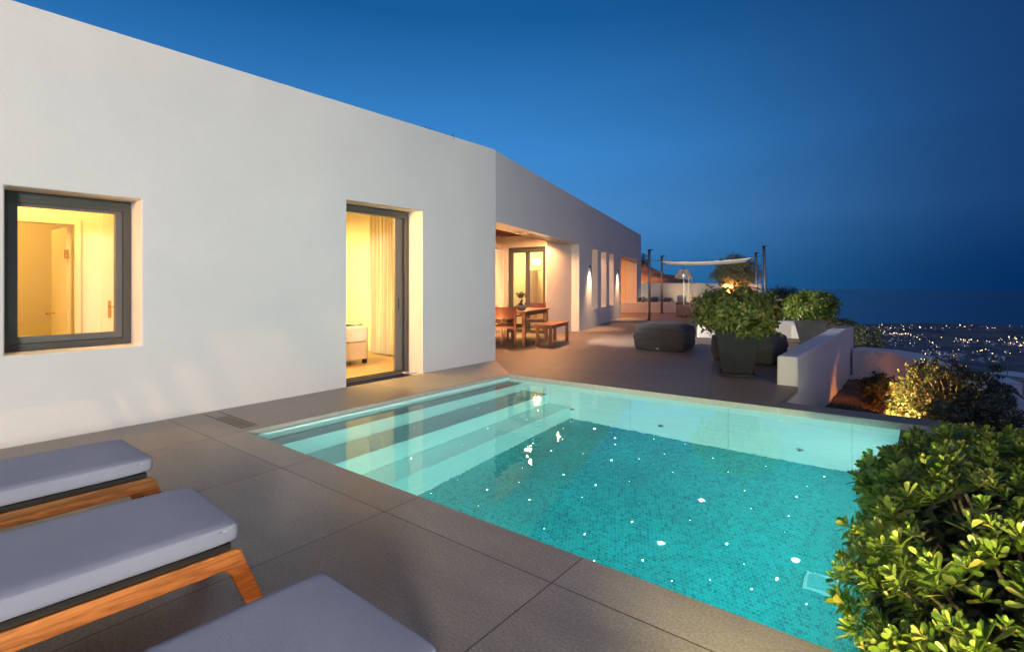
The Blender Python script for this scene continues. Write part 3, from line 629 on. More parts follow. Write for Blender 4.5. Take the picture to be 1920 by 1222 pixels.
# sill edge tufts on the roof
def spikes(n, r, h, seed):
    g = random.Random(seed); b = MB()
    for k in range(n):
        a = g.uniform(0, 6.28); rr = g.uniform(0, r); x, y = rr*math.cos(a), rr*math.sin(a); hh = h*g.uniform(.4, 1); lx, ly = g.uniform(-.5, .5)*hh, g.uniform(-.5, .5)*hh
        b.tube([(x, y, -.05), (x+lx*.4, y+ly*.4, hh*.6), (x+lx, y+ly, hh)], [.006, .005, .001], 4)
    return b
DRYP = mat("dark dry stems", (.03, .04, .025), .9)
for (y, s, lb) in ((5.5, 1, "sparse dark tuft growing on the roof edge, left one"), (5.95, 2, "curved dark sprig growing on the roof edge near the corner")):
    o = spikes(6, .13, .075, s).build("roof_plant", DRYP); o.location = (-6.0, y, HT); tag(o, lb, "roof plant", "wild plants on the roof edge")

# ------------------------------------------------------------------ bed and curtain
bd = empty("bed", (-7.32, 5.47, 0), label="bed with white mattress and beige skirt behind the open sliding door", cat="bed")
def softbox(x0, x1, y0, y1, z0, z1, r, nse=0.0, n=5, seed=0):
    bm = bmesh.new(); bmesh.ops.create_cube(bm, size=1)
    bmesh.ops.bevel(bm, geom=list(bm.edges), offset=.12, segments=3, profile=.5, affect='EDGES')
    return bm
def rbox(name, m, parent, size, r, sub=2, puff=0, nse=0, nsc=3, loc=(0, 0, 0), seed=0, cuts=8):
    # rounded box with puffed faces and slight folds
    bm = bmesh.new(); bmesh.ops.create_cube(bm, size=1)
    bmesh.ops.subdivide_edges(bm, edges=bm.edges[:], cuts=cuts, use_grid_fill=True)
    hx, hy, hz = size[0]/2, size[1]/2, size[2]/2
    for v in bm.verts:
        p = Vector((v.co.x*2, v.co.y*2, v.co.z*2))
        # non-linear spacing pushes vertices to the rim
        q = Vector([math.copysign(abs(c)**.55, c) if c else 0 for c in p]); w = Vector((q.x*hx, q.y*hy, q.z*hz))
        inner = Vector((max(-hx+r, min(hx-r, w.x)), max(-hy+r, min(hy-r, w.y)), max(-hz+r, min(hz-r, w.z))))
        d = w - inner
        if d.length > 1e-6: w = inner + d.normalized()*min(d.length, r) if d.length > r*.5 else w
        w.z += puff*hz*(1 - p.x**2)*(1 - p.y**2)*(1 if p.z > 0 else .3)*abs(p.z)
        if nse:
            nn = noise.noise(Vector((w.x*nsc+seed, w.y*nsc, w.z*nsc))) ; w += w.normalized()*nn*nse
        v.co = w + Vector(loc)
    for f in bm.faces: f.smooth = True
    me = bpy.data.meshes.new(name); bm.to_mesh(me); bm.free(); me.materials.append(m)
    o = bpy.data.objects.new(name, me); COL.objects.link(o); o.parent = parent
    sm = o.modifiers.new("s", 'SUBSURF'); sm.levels = sub; sm.render_levels = sub
    return o
rbox("mattress", LINEN, bd, (2.0, 1.56, .30), .07, 1, .05, loc=(-1.0, -.8, .50))
rbox("bed_skirt", LINEN2, bd, (1.98, 1.54, .30), .02, 1, 0, .01, 6, loc=(-1.0, -.8, .22))
for x in (-.08, -1.9): MB().box(x-.03, x+.03, -.12, -.06, 0, .09).build("leg", DARKM, bd)
MB().grid(lambda u, v: (-.05 - u*.9, -.06 - v*1.5, .652 + .015*math.sin(u*23 + v*9) + .012*math.sin(v*31)), 30, 30).build("coverlet", mat("olive coverlet", (.55, .46, .28), .9), bd, smooth=True)
def cur(u, v):
    amp = .05*(.6 + .4*v); x = -8.32 + 1.0*u; z = .03 + 2.62*v
    return (x + .02*math.sin(v*3 + u*20), 6.18 + amp*math.sin(u*62 + .7*math.sin(v*2.2)) + .02*math.sin(u*140), z)
ct = MB().grid(cur, 220, 14).build("curtain", CLOTH, smooth=True); tag(ct, "floor length gathered cream curtain beside the bed", "curtain")

# ================================================================== TERRACE THINGS
# sun loungers
PIPE = mat("piping", (.58, .58, .58), .8)
def make_lounger():
    root = empty("sun_lounger")
    # local frame: x across, y from foot (0) to head (-2), z up
    Wc, Lc = .60, 1.95
    c = rbox("cushion", CUSH, root, (Wc, Lc, .085), .030, 2, .16, 0, loc=(0, -Lc/2, .354), cuts=9)
    xe, y0, y1 = Wc/2 - .006, -.006, -Lc + .006; rr = .062
    path = []
    for cx_, cy_, a0 in ((xe-rr, y0-rr, 0), (-xe+rr, y0-rr, 90), (-xe+rr, y1+rr, 180), (xe-rr, y1+rr, 270)):
        for k in range(7): a = R(a0 + k*15); path.append((cx_ + rr*math.cos(a), cy_ + rr*math.sin(a), .372))
    path.append(path[0])
    MB().tube(path, .003, 6).build("piping", mat("piping cord", (.46, .48, .54), .8) if "piping cord" not in bpy.data.materials else bpy.data.materials["piping cord"], c, smooth=True)
    MB().box(-.280, .280, -Lc+.02, -.030, .286, .312).build("slat_board", DKPANEL, root, bevel=.004)
    for sx in (-1, 1):
        x0 = sx*.272; b = MB()
        # side frame: long rail and splayed end legs, cut as one board
        zt_, zb_ = .285, .212
        outp = [(.01, zt_), (-.06, zt_), (-Lc+.2, zt_), (-Lc+.10, zt_)]
        # front leg and corner, profile in (y, z)
        prof_ = [(-.02, zt_), (.006, .272), (.112, .0), (.045, .0), (-.032, .182), (-.044, .198), (-.066, zb_), (-Lc+.36, zb_), (-Lc+.325, .212), (-Lc+.31, .19), (-Lc+.24, 0), (-Lc+.19, 0), (-Lc+.25, .21), (-Lc+.30, zt_)]
        n = len(b.v); k = len(prof_)
        xa, xb = (x0 - .016, x0 + .016)
        b.v += [(xa, y, z) for y, z in prof_] + [(xb, y, z) for y, z in prof_]
        b.f.append(tuple(n + i for i in range(k))); b.f.append(tuple(n + k + i for i in reversed(range(k))))
        for i in range(k):
            j = (i+1) % k; b.f.append((n+j, n+i, n+k+i, n+k+j))
        b.build("side_frame", TEAK, root, bevel=.005, fix=True)
    MB().box(-.256, .256, -.09, -.05, .228, .262).build("cross_rail", TEAK, root, bevel=.004)
    MB().box(-.256, .256, -1.3, -1.26, .228, .262).build("cross_rail", TEAK, root, bevel=.004)
    return root
lg = make_lounger()
spots = [(-3.60, 1.045, R(1), "pale cushioned teak sun lounger nearest the house wall"), (-2.44, .99, R(3.2), "pale cushioned teak sun lounger, the middle one of the row"), (-1.29, .975, R(1.5), "pale cushioned teak sun lounger nearest the pool corner in front")]
for i, (x, y, a, lb) in enumerate(spots):
    o = lg if i == 0 else copy_tree(lg)
    o.location = (x, y, 0); o.rotation_euler.z = -a; tag(o, lb, "sun lounger", "sun loungers in a row beside the pool")
# assumed unseen lamp right of the camera, added to light the hedge
gl = empty("fill_bollard_lamp", (.22, .30, 0), label="assumed low fill bollard lamp next to the hedge, out of view", cat="bollard lamp")
MB().lathe((0, 0, 0), [(.04, 0), (.04, .34)], 16, capt=True).build("post", DARKM, gl)
MB().lathe((0, 0, .34), [(.035, 0), (.035, .1)], 16).build("lens", emis("fill bollard lens", (1, .8, .5), 6), gl)
MB().lathe((0, 0, .44), [(.055, 0), (.055, .02), (.01, .04)], 16, capt=True).build("cap", DARKM, gl)
lamp('SPOT', 'fill_bollard_beam', (.24, .38, .41), 560, (1.0, .90, .42), (.34, 2.4, .12), parent=gl, spot_size=R(92), spot_blend=.6, shadow_soft_size=.035)
mk = empty("fill_marker_light", (-.42, .33, 0), label="added flat fill light for the loungers on the terrace under the viewer, out of view", cat="marker light")  # unseen source added to make the lounger frames glow orange
MB().lathe((0, 0, 0), [(.05, 0), (.05, .03), (.03, .034)], 16, capt=True).build("housing", DARKM, mk)
lamp('SPOT', 'fill_marker_beam', (-.47, .34, .06), 120, (1.0, .50, .15), (-2.2, .50, .20), parent=mk, spot_size=R(80), spot_blend=.7, shadow_soft_size=.02)

# dining set (square to the wing)
wz = -wa
def TW(u, n, z=0): return wing(u, n, z)
tab = empty("dining_table", wing(2.75, -.18) , wz, label="wooden dining table with square legs under the portico", cat="table")
# leg corner measured at (-6.67, 8.88) and (-7.08, 10.32)
pA = Vector((-6.668, 8.879, 0)); 
tab.location = pA
# local: x = wing normal (outwards), y = along the wing
MB().box(-.92, .05, -.05, 1.55, .71, .745).build("table_top", TABW, tab, bevel=.004)
MB().box(-.87, .0, -.02, .0, .64, .709).box(-.87, .0, 1.5, 1.52, .64, .709).box(-.02, .0, .0, 1.5, .64, .709).box(-.87, -.85, .0, 1.5, .64, .709).build("apron", TABW, tab)
for x in (-.88, -.055):
    for y in (-.035, 1.465): MB().box(x, x + .075, y, y + .075, 0, .708).build("leg", TABW, tab, bevel=.004)
bn = empty("bench", Vector((-6.2, 9.19, 0)), wz, label="low wooden bench in front of the dining table", cat="bench")
MB().box(-.36, .03, -.04, 1.28, .425, .455).build("seat", TABW, bn, bevel=.004)
MB().box(-.32, .0, -.015, .0, .37, .424).box(-.32, .0, 1.24, 1.255, .37, .424).box(-.015, .0, .0, 1.24, .37, .424).box(-.32, -.305, 0, 1.24, .37, .424).build("apron", TABW, bn)
for x in (-.34, -.05):
    for y in (-.03, 1.21): MB().box(x, x + .06, y, y + .06, 0, .423).build("leg", TABW, bn, bevel=.003)
def make_chair():
    r = empty("dining_chair")        # faces +y locally
    MB().box(-.23, .23, -.20, .24, .43, .46).build("seat", LEATHER, r, bevel=.01)
    MB().grid(lambda u, v: (-.235 + .47*u, -.235 - .03*v - .035*math.sin(math.pi*u), .60 + .24*v), 10, 4).build("backrest", LEATHER, r, smooth=True)
    bpy.context.view_layer.update()
    sol = r.children[-1].modifiers.new("t", 'SOLIDIFY'); sol.thickness = .014
    for sx in (-1, 1):
        MB().box(sx*.245-.018, sx*.245+.018, -.25, -.21, 0, .86).build("leg", REDW, r, bevel=.004)
        MB().box(sx*.245-.018, sx*.245+.018, .21, .25, 0, .64).build("leg", REDW, r, bevel=.004)
        MB().box(sx*.245-.024, sx*.245+.024, -.21, .27, .641, .662).build("armrest", REDW, r, bevel=.004)
        MB().box(sx*.245-.012, sx*.245+.012, -.21, .21, .40, .428).build("side_rail", REDW, r)
    MB().box(-.227, .227, .215, .235, .395, .428).box(-.227, .227, -.24, -.22, .395, .428).build("seat_frame", REDW, r)
    return r
ch = make_chair()
cs = [((-6.98, 8.72), wz, "leather backed wooden armchair at the near end of the dining table"),
      ((-7.50, 10.42), wz + R(200), "wooden armchair at the far end of the dining table"),
      ((-8.05, 9.75), wz - R(80), "wooden armchair on the house side of the dining table, partly hidden by the facade corner")]
for i, (p, a, lb) in enumerate(cs):
    o = ch if i == 0 else copy_tree(ch)
    o.location = (*p, 0); o.rotation_euler.z = a; tag(o, lb, "armchair", "armchairs around the dining table")

# ------------------------------------------------------------------ foliage
def leaf_cloud(c, rad, n, size, seed, fill=.5, lumps=.35, lf=2.2, aspect=.42, drop=None, base_cut=None):
    g = random.Random(seed); b = MB(); V, Fc = b.v, b.f
    c = Vector(c); k = 0; tries = 0
    while k < n and tries < n*12:
        tries += 1
        d = Vector((g.gauss(0, 1), g.gauss(0, 1), g.gauss(0, 1))).normalized()
        lump = 1 + lumps*noise.noise(d*lf + Vector((seed, 0, 0))) + .5*lumps*noise.noise(d*lf*2.7 + Vector((0, seed, 0)))
        rr = (fill + (1 - fill)*g.random()**.6)*lump
        p = Vector((d.x*rad[0], d.y*rad[1], d.z*rad[2]))*rr
        if base_cut is not None and p.z < base_cut*rad[2] + .06*rad[2]*g.random(): continue
        if noise.noise((p + c)*(2.6/max(rad[0], .1)) + Vector((seed*3.1, 5, 1))) < -.22: continue
        p += c
        nrm = (d + Vector((g.uniform(-1, 1), g.uniform(-1, 1), g.uniform(-.4, 1)))*.9).normalized()
        ax = nrm.cross(Vector((g.uniform(-1, 1), g.uniform(-1, 1), g.uniform(-1, 1)))).normalized(); sd = nrm.cross(ax)
        L_ = size*g.uniform(.6, 1.3); w = L_*aspect
        i = len(V)
        V += [tuple(p), tuple(p + ax*L_*.5 + sd*w*.5 + nrm*L_*.06), tuple(p + ax*L_), tuple(p + ax*L_*.5 - sd*w*.5 + nrm*L_*.06)]
        Fc.append((i, i+1, i+2, i+3)); k += 1
    return b
def twigs(c0, c1s, r0=.03, seed=0):
    g = random.Random(seed); b = MB()
    for p in c1s:
        a = Vector(c0); e_ = Vector(p); m_ = (a + e_)/2 + Vector((g.uniform(-.1, .1), g.uniform(-.1, .1), .05))
        b.tube([a, a.lerp(m_, .6), m_, e_], [r0, r0*.7, r0*.55, r0*.2], 6)
    return b
LF_POT = leafmat("pittosporum leaf", (.06, .11, .014), (.14, .19, .03), (.34, .32, .08), rough=.3)
LF_POT2 = leafmat("bright pittosporum leaf", (.08, .17, .018), (.18, .30, .035), (.40, .42, .09), rough=.3)
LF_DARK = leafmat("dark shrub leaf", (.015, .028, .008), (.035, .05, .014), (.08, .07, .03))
LF_OLIVE = leafmat("olive leaf", (.12, .16, .07), (.24, .28, .13), (.40, .42, .25))
LF_GREY = leafmat("grey green leaf", (.035, .05, .025), (.07, .09, .045), (.16, .17, .09))
LF_HEDGE = leafmat("hedge leaf", (.07, .13, .012), (.22, .31, .035), (.44, .46, .10), rough=.3, trans=.3)

def pot(parent, w0, w1, h, m, base=True, soil=True):
    # tapered square pot with a thick rim
    b = MB(); n = 4
    z0 = .045 if base else 0
    o = [(w0/2, z0), (w1/2, h), (w1/2 - .03, h), (w1/2 - .045, h - .05)]
    for r, z in o:
        b.v += [(-r, -r, z), (r, -r, z), (r, r, z), (-r, r, z)]
    for i in range(3):
        for k in range(4):
            k2 = (k+1) % 4; b.f.append((i*4+k, i*4+k2, (i+1)*4+k2, (i+1)*4+k))
    b.f.append((3, 2, 1, 0))
    b.build("pot", m, parent, bevel=.006, fix=True)
    if base: MB().box(-w0/2-.035, w0/2+.035, -w0/2-.035, w0/2+.035, 0, .044).build("pot_base", m, parent, bevel=.004)
    MB().box(-w1/2+.05, w1/2-.05, -w1/2+.05, w1/2-.05, h-.09, h-.05).build("soil", SOIL, parent)
# big charcoal planter in the middle
p1 = empty("potted_shrub", (-2.18, 8.07, 0), R(17), label="wide round shrub in a tall tapered charcoal pot in front of a pouf", cat="potted shrub", group="shrubs in square tapered pots")
pot(p1, .40, .60, .66, POT)
leaf_cloud((0, 0, .91), (.60, .60, .40), 7000, .084, 11, fill=.40, lumps=.28, lf=2.6, base_cut=-.80).build("crown", LF_POT, p1)
twigs((0, 0, .55), [(.3*math.cos(a), .3*math.sin(a), .95) for a in (0, 1, 2.1, 3, 4.2, 5.3)], .022, 3).build("branches", BARK, p1, smooth=True)
p2 = empty("potted_shrub", (-2.0, 13.15, 0), R(8), label="bright round shrub in a grey tapered pot behind the low parapet wall", cat="potted shrub", group="shrubs in square tapered pots")
pot(p2, .42, .66, .56, POTG)
leaf_cloud((0, 0, .80), (.56, .56, .37), 6000, .078, 21, fill=.5, lumps=.2, lf=2.4, base_cut=-.7).build("crown", LF_POT2, p2)
twigs((0, 0, .5), [(.3*math.cos(a), .3*math.sin(a), .85) for a in (0, 1.2, 2.5, 4, 5.2)], .02, 4).build("branches", BARK, p2, smooth=True)

# poufs
def pouf(loc, rz, size, label, seed):
    r = empty("beanbag_pouf", loc, rz, label=label, cat="pouf", group="charcoal square floor poufs")
    sx, sy, sz = size
    bm = bmesh.new(); bmesh.ops.create_cube(bm, size=2); bmesh.ops.subdivide_edges(bm, edges=bm.edges[:], cuts=30, use_grid_fill=True)
    for v in bm.verts:
        p = v.co.copy()
        q = Vector((p.x/(1 + .10*abs(p.x*p.y*p.z)), p.y, p.z))
        n4 = (abs(p.x)**9 + abs(p.y)**9 + abs(p.z)**9)**(1/9); q = p/n4
        q = Vector((q.x*(1 + .05*(1 - abs(q.z))), q.y*(1 + .05*(1 - abs(q.z))), q.z))
        if q.z > .3: q.z += (q.z - .3)*(.26*(1 - abs(q.x)**3)*(1 - abs(q.y)**3) - .08)
        else: q.z = max(q.z, -.93)
        w = Vector((q.x*sx/2, q.y*sy/2, (q.z + .93)*sz/1.95))
        # folds running from the top seam
        seamd = abs(q.z - .62)
        fold = .012*math.sin(40*q.x + 5*noise.noise(q*3) + seed)*math.exp(-seamd*3) + .012*math.sin(37*q.y + seed)*math.exp(-seamd*3)
        cr = noise.noise(Vector((q.x*2.4 + seed, q.y*2.4, q.z*2.4)))*.020 + noise.turbulence(Vector((q.x*3 + seed, q.y*3, q.z*5)), 3, False)*.016
        side = max(abs(q.x), abs(q.y)); dirv = Vector((q.x, q.y, .3*q.z)).normalized()
        w += dirv*(fold*(side > .8) + cr*.9 - (.02*math.exp(-(seamd*14)**2) if side > .8 else 0)); v.co = w
    for f in bm.faces: f.smooth = True
    me = bpy.data.meshes.new("cover"); bm.to_mesh(me); bm.free(); me.materials.append(BEAN)
    o = bpy.data.objects.new("cover", me); COL.objects.link(o); o.parent = r
    sm = o.modifiers.new("s", 'SUBSURF'); sm.levels = 1; sm.render_levels = 1
    pth = []
    for k in range(49):
        a = 2*math.pi*k/48; ca, sa = math.cos(a), math.sin(a); n4 = (abs(ca)**9 + abs(sa)**9)**(1/9)
        pth.append((ca/n4*sx/2*.985, sa/n4*sy/2*.985, sz*(.795 + .012*math.sin(k*1.3 + seed))))
    MB().tube(pth, .008, 6).build("seam_piping", BEAN, r, smooth=True)
    MB().box(-.04, .02, -sy/2 - .012, -sy/2 + .004, .03, .05).build("label_tab", PIPE, r)
pouf((-4.23, 10.42, 0), R(7) , (1.02, .98, .50), "charcoal square pouf standing free on the far terrace", 1.0)
pouf((-2.42, 9.72, 0), R(0), (1.02, .98, .48), "charcoal square pouf half hidden behind the big planter", 5.0)

# ------------------------------------------------------------------ shade sail on four posts
sh = empty("shade_canopy", (-6.7, 20.2, 0), label="white square shade sail stretched between four steel posts", cat="shade sail")
PP = [((-7.875, 17.98), (-7.875, 17.98)), ((-9.25, 22.46), (-9.25, 22.46)), ((-5.345, 22.41), (-5.30, 22.41)), ((-4.144, 18.39), (-4.06, 18.42))]
def spart(mb, nm, m, **k):
    o = mb.build(nm, m, **k); bpy.context.view_layer.update(); o.parent = sh; o.matrix_parent_inverse = sh.matrix_world.inverted(); return o
for (t_, g_) in PP:
    p_ = spart(MB().tube([(*g_, 0), (*t_, 2.50)], .045, 12), "post", STEEL, smooth=True)
    c_ = MB().tube([(*t_, 2.50), (*t_, 2.54)], .055, 12).box(t_[0]-.02, t_[0]+.12, t_[1]-.03, t_[1]+.03, 2.52, 2.55).build("post_cap", DARKM, p_)
    MB().tube([(*g_, 0), (*g_, .012)], .11, 12).build("foot_plate", DARKM, p_)
zc = [2.15, 2.15, 2.18, 2.20]
cen = Vector((-6.65, 20.3, 2.15))
cor = [Vector((*PP[i][0], zc[i])).lerp(cen, f_) for i, f_ in enumerate((.16, .12, .12, .14))]
def sail(u, v):
    p = cor[0].lerp(cor[3], u).lerp(cor[1].lerp(cor[2], u), v)
    ins = Vector((0, 0, -1))*(.07*math.sin(math.pi*u) + .05*math.sin(math.pi*v))
    pull = (cen - p)*.10*(math.sin(math.pi*u)*(abs(2*v-1))**3 + math.sin(math.pi*v)*(abs(2*u-1))**3); pull.z = 0
    return p + ins + pull
so = spart(MB().grid(sail, 24, 24), "sail", SAIL, smooth=True); so.modifiers.new("t", 'SOLIDIFY').thickness = .012
b = MB()
for i in range(4): b.tube([(*PP[i][0], zc[i] + .02), cor[i]], .010, 6)
spart(b, "cords", STEEL)
b = MB(); 
b.tube([sail(u/12, 0) for u in range(13)], .012, 6); b.tube([sail(u/12, 1) for u in range(13)], .012, 6)
spart(b, "hem", DARKM)
# floor lamp
lp = empty("floor_lamp", (-7.43, 20.2, 0), label="outdoor floor lamp with slatted cone shade in front of the sofa", cat="floor lamp")
MB().tube([(0, 0, 0), (0, 0, 1.55)], .022, 8).build("pole", STEEL, lp); MB().tube([(0.26, .25, 0), (.24, .2, 1.6)], .018, 8).tube([(.12, .35, .0), (.12, .2, 1.6)], .014, 8).build("leg", STEEL, lp)
MB().lathe((0, 0, 0), [(.14, 0), (.14, .02)], 18, capt=True).build("lamp_base", DARKM, lp)
b = MB()
for k in range(22):
    a = 2*math.pi*k/22; b.tube([(.14*math.cos(a), .14*math.sin(a), 1.86), (.36*math.cos(a), .36*math.sin(a), 1.52)], .013, 5)
for r, z in ((.14, 1.86), (.36, 1.52), (.25, 1.69)): b.tube([(r*math.cos(k*math.pi/12), r*math.sin(k*math.pi/12), z) for k in range(25)], .012, 6)
b.build("shade", mat("woven cane", (.32, .26, .19), .8), lp)
MB().lathe((0, 0, 1.56), [(.01, 0), (.05, .03), (.06, .08), (.02, .13)], 12).build("bulb", emis("pale bulb", (.9, .85, .8), .7), lp)
MB().tube([(0, 0, 1.6), (0, 0, 1.97)], .008, 6).build("finial", DARKM, lp)
# garden sofa
sf = empty("garden_sofa", (-7.40, 20.75, 0), -wa + R(4), label="teak framed garden sofa with beige cushions under the sail", cat="sofa")
MB().box(-.52, .52, -.05, .0, .47, .56).box(-.52, -.44, -.40, -.051, .50, .57).box(.44, .52, -.40, -.051, .50, .57).box(-.50, -.45, -.40, -.34, 0, .499).box(.45, .50, -.40, -.34, 0, .499).box(-.50, .50, -.38, -.34, .02, .08).box(-.50, .50, .0, .7, .18, .24).build("frame", TEAK, sf, bevel=.006)
rbox("cushion", mat("beige cushion", (.42, .32, .25), .9), sf, (.86, .12, .42), .05, 1, 0, loc=(0, -.30, .29))
rbox("pillow", CUSH, sf, (.34, .14, .36), .06, 1, .1, loc=(-.30, .10, .66))
# back garden walls
def bwall(name, label, a, c, z0, z1, T, m=PLASTER, cat="garden wall", bev=.03):
    a, c = Vector(a[:2]), Vector(c[:2]); d = (c - a).normalized(); n_ = Vector((-d.y, d.x))
    q = [a, c, c + n_*T, a + n_*T]
    o = MB().prism([(p.x, p.y) for p in q], z0, z1).build(name, m, bevel=bev, seg=3); tag(o, label, cat); return o
bwall("garden_wall", "long white garden wall behind the floor lamp", atd(1140, 0, 25.5), atd(1338, 0, 25.5), -.1, 1.34, .3)
bwall("garden_wall", "shorter rounded white wall right of the long back wall", atd(1334, 0, 24.6), atd(1430, 0, 24.6), -.1, 1.33, .35, bev=.08)
pb = bwall("planter_wall", "low white raised flower bed below the long garden wall", atd(1140, 0, 23.9), atd(1330, 0, 23.9), -.1, .46, .9)
for px, s, lb in ((1206, 5, "small dark plant at the left end of the raised bed"), (1226, 6, "small dark plant between the left canopy posts on the raised bed"), (1252, 7, "small dark plant just left of the sofa on the raised bed"), (1306, 8, "small dark plant just right of the sofa on the raised bed")):
    q = atd(px, 0, 24.3); o = leaf_cloud((0, 0, .1), (.26, .2, .13), 260, .07, s).build("bed_plant", LF_DARK); o.location = (q.x, q.y, .46); tag(o, lb, "plant", "small plants on the raised bed")
def uplight(loc, power, col, target, label, size=R(70), blend=.6):
    e = empty("garden_spotlight", loc, label=label, cat="garden spotlight", group="small garden spotlights")
    MB().tube([(0, 0, -.08), (0, 0, .02)], .012, 6).build("spike", DARKM, e)
    MB().lathe((0, 0, .02), [(.022, 0), (.034, .05)], 12, capb=True).build("lamp_head", DARKM, e)
    MB().lathe((0, 0, .062), [(.03, 0), (.018, .014)], 12, capt=True).build("lens", emis("spot lens", (1, .62, .3), 30), e)
    lamp('SPOT', 'spotlight_beam', (loc[0], loc[1], loc[2] + .10), power, col, target, parent=e, spot_size=size, spot_blend=blend, shadow_soft_size=.03)
q = atd(1296, 0, 24.55); t_ = atd(1284, 0, 25.5); uplight((q.x, q.y, .50), 26, (1, .72, .35), (t_.x, t_.y, 1.1), "small spotlight on the raised bed shining up the wall behind the sofa", R(110))
q = atd(1204, 0, 24.6); t_ = atd(1212, 0, 25.5); uplight((q.x, q.y, .50), 14, (1, .72, .42), (t_.x, t_.y, 1.0), "small spotlight at the left end of the raised bed", R(70))
# stone mound behind
hc = atd(1175, 0, 33)
def hill(u, v):
    a = u*2*math.pi; r = v*11
    h = 3.6*math.exp(-(v*1.75)**1.5); n_ = noise.noise(Vector((math.cos(a)*r*.7, math.sin(a)*r*.7, 0)))*.25 + noise.noise(Vector((math.cos(a)*r*3, math.sin(a)*r*3, 0)))*.10
    return (hc.x + math.cos(a)*r*1.0, hc.y + math.sin(a)*r, -.9 + h + n_)
HILL = mat("rubble stone", (.20, .115, .07), .95, (.38, .24, .15), 5.0, bump=1.0, bscale=6)
tag(MB().grid(hill, 120, 50).build("hill", HILL, smooth=True), kind="structure")
q = atd(1196, 0, 26.6); uplight((q.x, q.y, 1.35), 2600, (1, .42, .14), (hc.x + 1.2, hc.y - 4, 2.2), "assumed orange spotlight at the foot of the stone mound behind the wall", R(120))  # unseen source assumed from the orange light on the stones
q = atd(1206, 490, 27); o = leaf_cloud((0, 0, 0), (.34, .3, .42), 420, .12, 31, fill=.2, aspect=.3).build("hill_shrub", LF_DARK); o.location = q; tag(o, "wispy dark shrub on the stone mound beside the wing corner", "shrub")
# low white bench wall behind the pots
a, c = gp(1308, 632), gp(1501, 637.5); bwall("bench_wall", "low bright white built bench behind the two potted shrubs", a, c, -.05, .43, .5, cat="built bench")
o = MB().box(-.24, .24, -.16, .16, 0, .07).build("stone_slab", mat("slab stone", (.2, .17, .15), .8, bump=.4, bscale=20), bevel=.02); q = gp(1486, 641); o.location = (q.x, q.y, .0); o.rotation_euler.z = .2; tag(o, "small flat grey stone slab at the foot of the white bench", "stone slab")
# olive tree and shrubs behind
ot = empty("olive_tree", atd(1381, 560, 24.9) , label="round clipped olive tree lit orange from below behind the sail", cat="olive tree"); ot.location.z = .1
MB().tube([(0, 0, 0), (.03, 0, .4), (-.02, .02, .8), (0, 0, 1.3)], [.10, .08, .07, .04], 8).build("trunk", BARK, ot, smooth=True)
leaf_cloud((0, 0, 1.72), (1.05, 1.0, .78), 13000, .14, 41, fill=.25, lumps=.35, lf=2.5, aspect=.22).build("crown", LF_OLIVE, ot)
q = ot.location; uplight((q.x - .1, q.y - 1.0, .75), 230, (1, .32, .06), (q.x, q.y, 1.6), "assumed orange spotlight at the foot of the olive tree", R(95))  # unseen lamp assumed for the orange glow under the crown
def shrub(px, py, d, rad, n, lf_, m, seed, label, grp=None, **k):
    e = empty("shrub", atd(px, py, d), label=label, cat="shrub", group=grp)
    z = e.location.z; leaf_cloud((0, 0, 0), rad, n, lf_, seed, **k).build("foliage", m, e)
    twigs((0, 0, -rad[2]*1.1), [(rad[0]*.5*math.cos(a), rad[1]*.5*math.sin(a), rad[2]*.3) for a in (0, 1.5, 3, 4.4)], .025, seed).build("stems", BARK, e)
    return e
shrub(1466, 568, 20, (.90, .9, .60), 5000, .10, LF_DARK, 51, "dark rounded shrub behind the two potted shrubs", "dark shrubs along the terrace edge")
shrub(1420, 592, 21, (.7, .7, .62), 3000, .10, LF_DARK, 52, "dark shrub right behind the big planter's crown", "dark shrubs along the terrace edge")
shrub(1512, 585, 22, (.8, .7, .5), 3000, .09, LF_DARK, 56, "dark low shrub behind the bright potted shrub", "dark shrubs along the terrace edge")
shrub(1572, 610, 17, (.55, .5, .24), 1800, .08, LF_GREY, 53, "low orange lit shrub just over the parapet end", "dark shrubs along the terrace edge")
q = atd(1556, 616, 16.3); uplight((q.x, q.y, q.z - .1), 22, (1, .34, .08), atd(1572, 606, 17), "assumed orange spotlight hidden behind the parapet end", R(100))  # assumed source out of view, lighting the low shrub orange
shrub(1614, 636, 14.6, (.56, .5, .42), 2800, .085, LF_OLIVE, 54, "leafy yellow green shrub between parapet end and garden wall", "garden shrubs beyond the parapet")
# parapet wall between terrace and garden
def skew(name, label, cat, base, tops, m=PLASTER, bev=.03):
    b = MB(); n = len(base)
    b.v = [tuple(p) for p in base] + [tuple(p) for p in tops]
    b.f = [tuple(reversed(range(n))), tuple(n + i for i in range(n))] + [(i, (i+1) % n, n + (i+1) % n, n + i) for i in range(n)]
    o = b.build(name, m, bevel=bev, seg=3); tag(o, label, cat); return o
bw = [(-1.560, 7.63), (-1.315, 7.655), (-1.30, 13.62), (-1.62, 13.62)]
skew("parapet_wall", "low white parapet wall with sloping view along the right edge of the terrace", "parapet wall", [(x, y, -.9) for x, y in bw], [(x, y, .378) for x, y in bw])
tag(MB().prism([(-1.33, 6.56), (-1.289, 6.56), (-1.289, 7.64), (-1.33, 7.63)], -.9, -.065).build("edge_wall", PLASTER), "short plastered retaining face below the terrace corner by the parapet", "retaining wall")
bwall("parapet_return", "short grey white wall closing the terrace behind the bright potted shrub", (-2.5, 13.75), (-1.30, 13.63), -.9, .37, .25, cat="parapet wall")
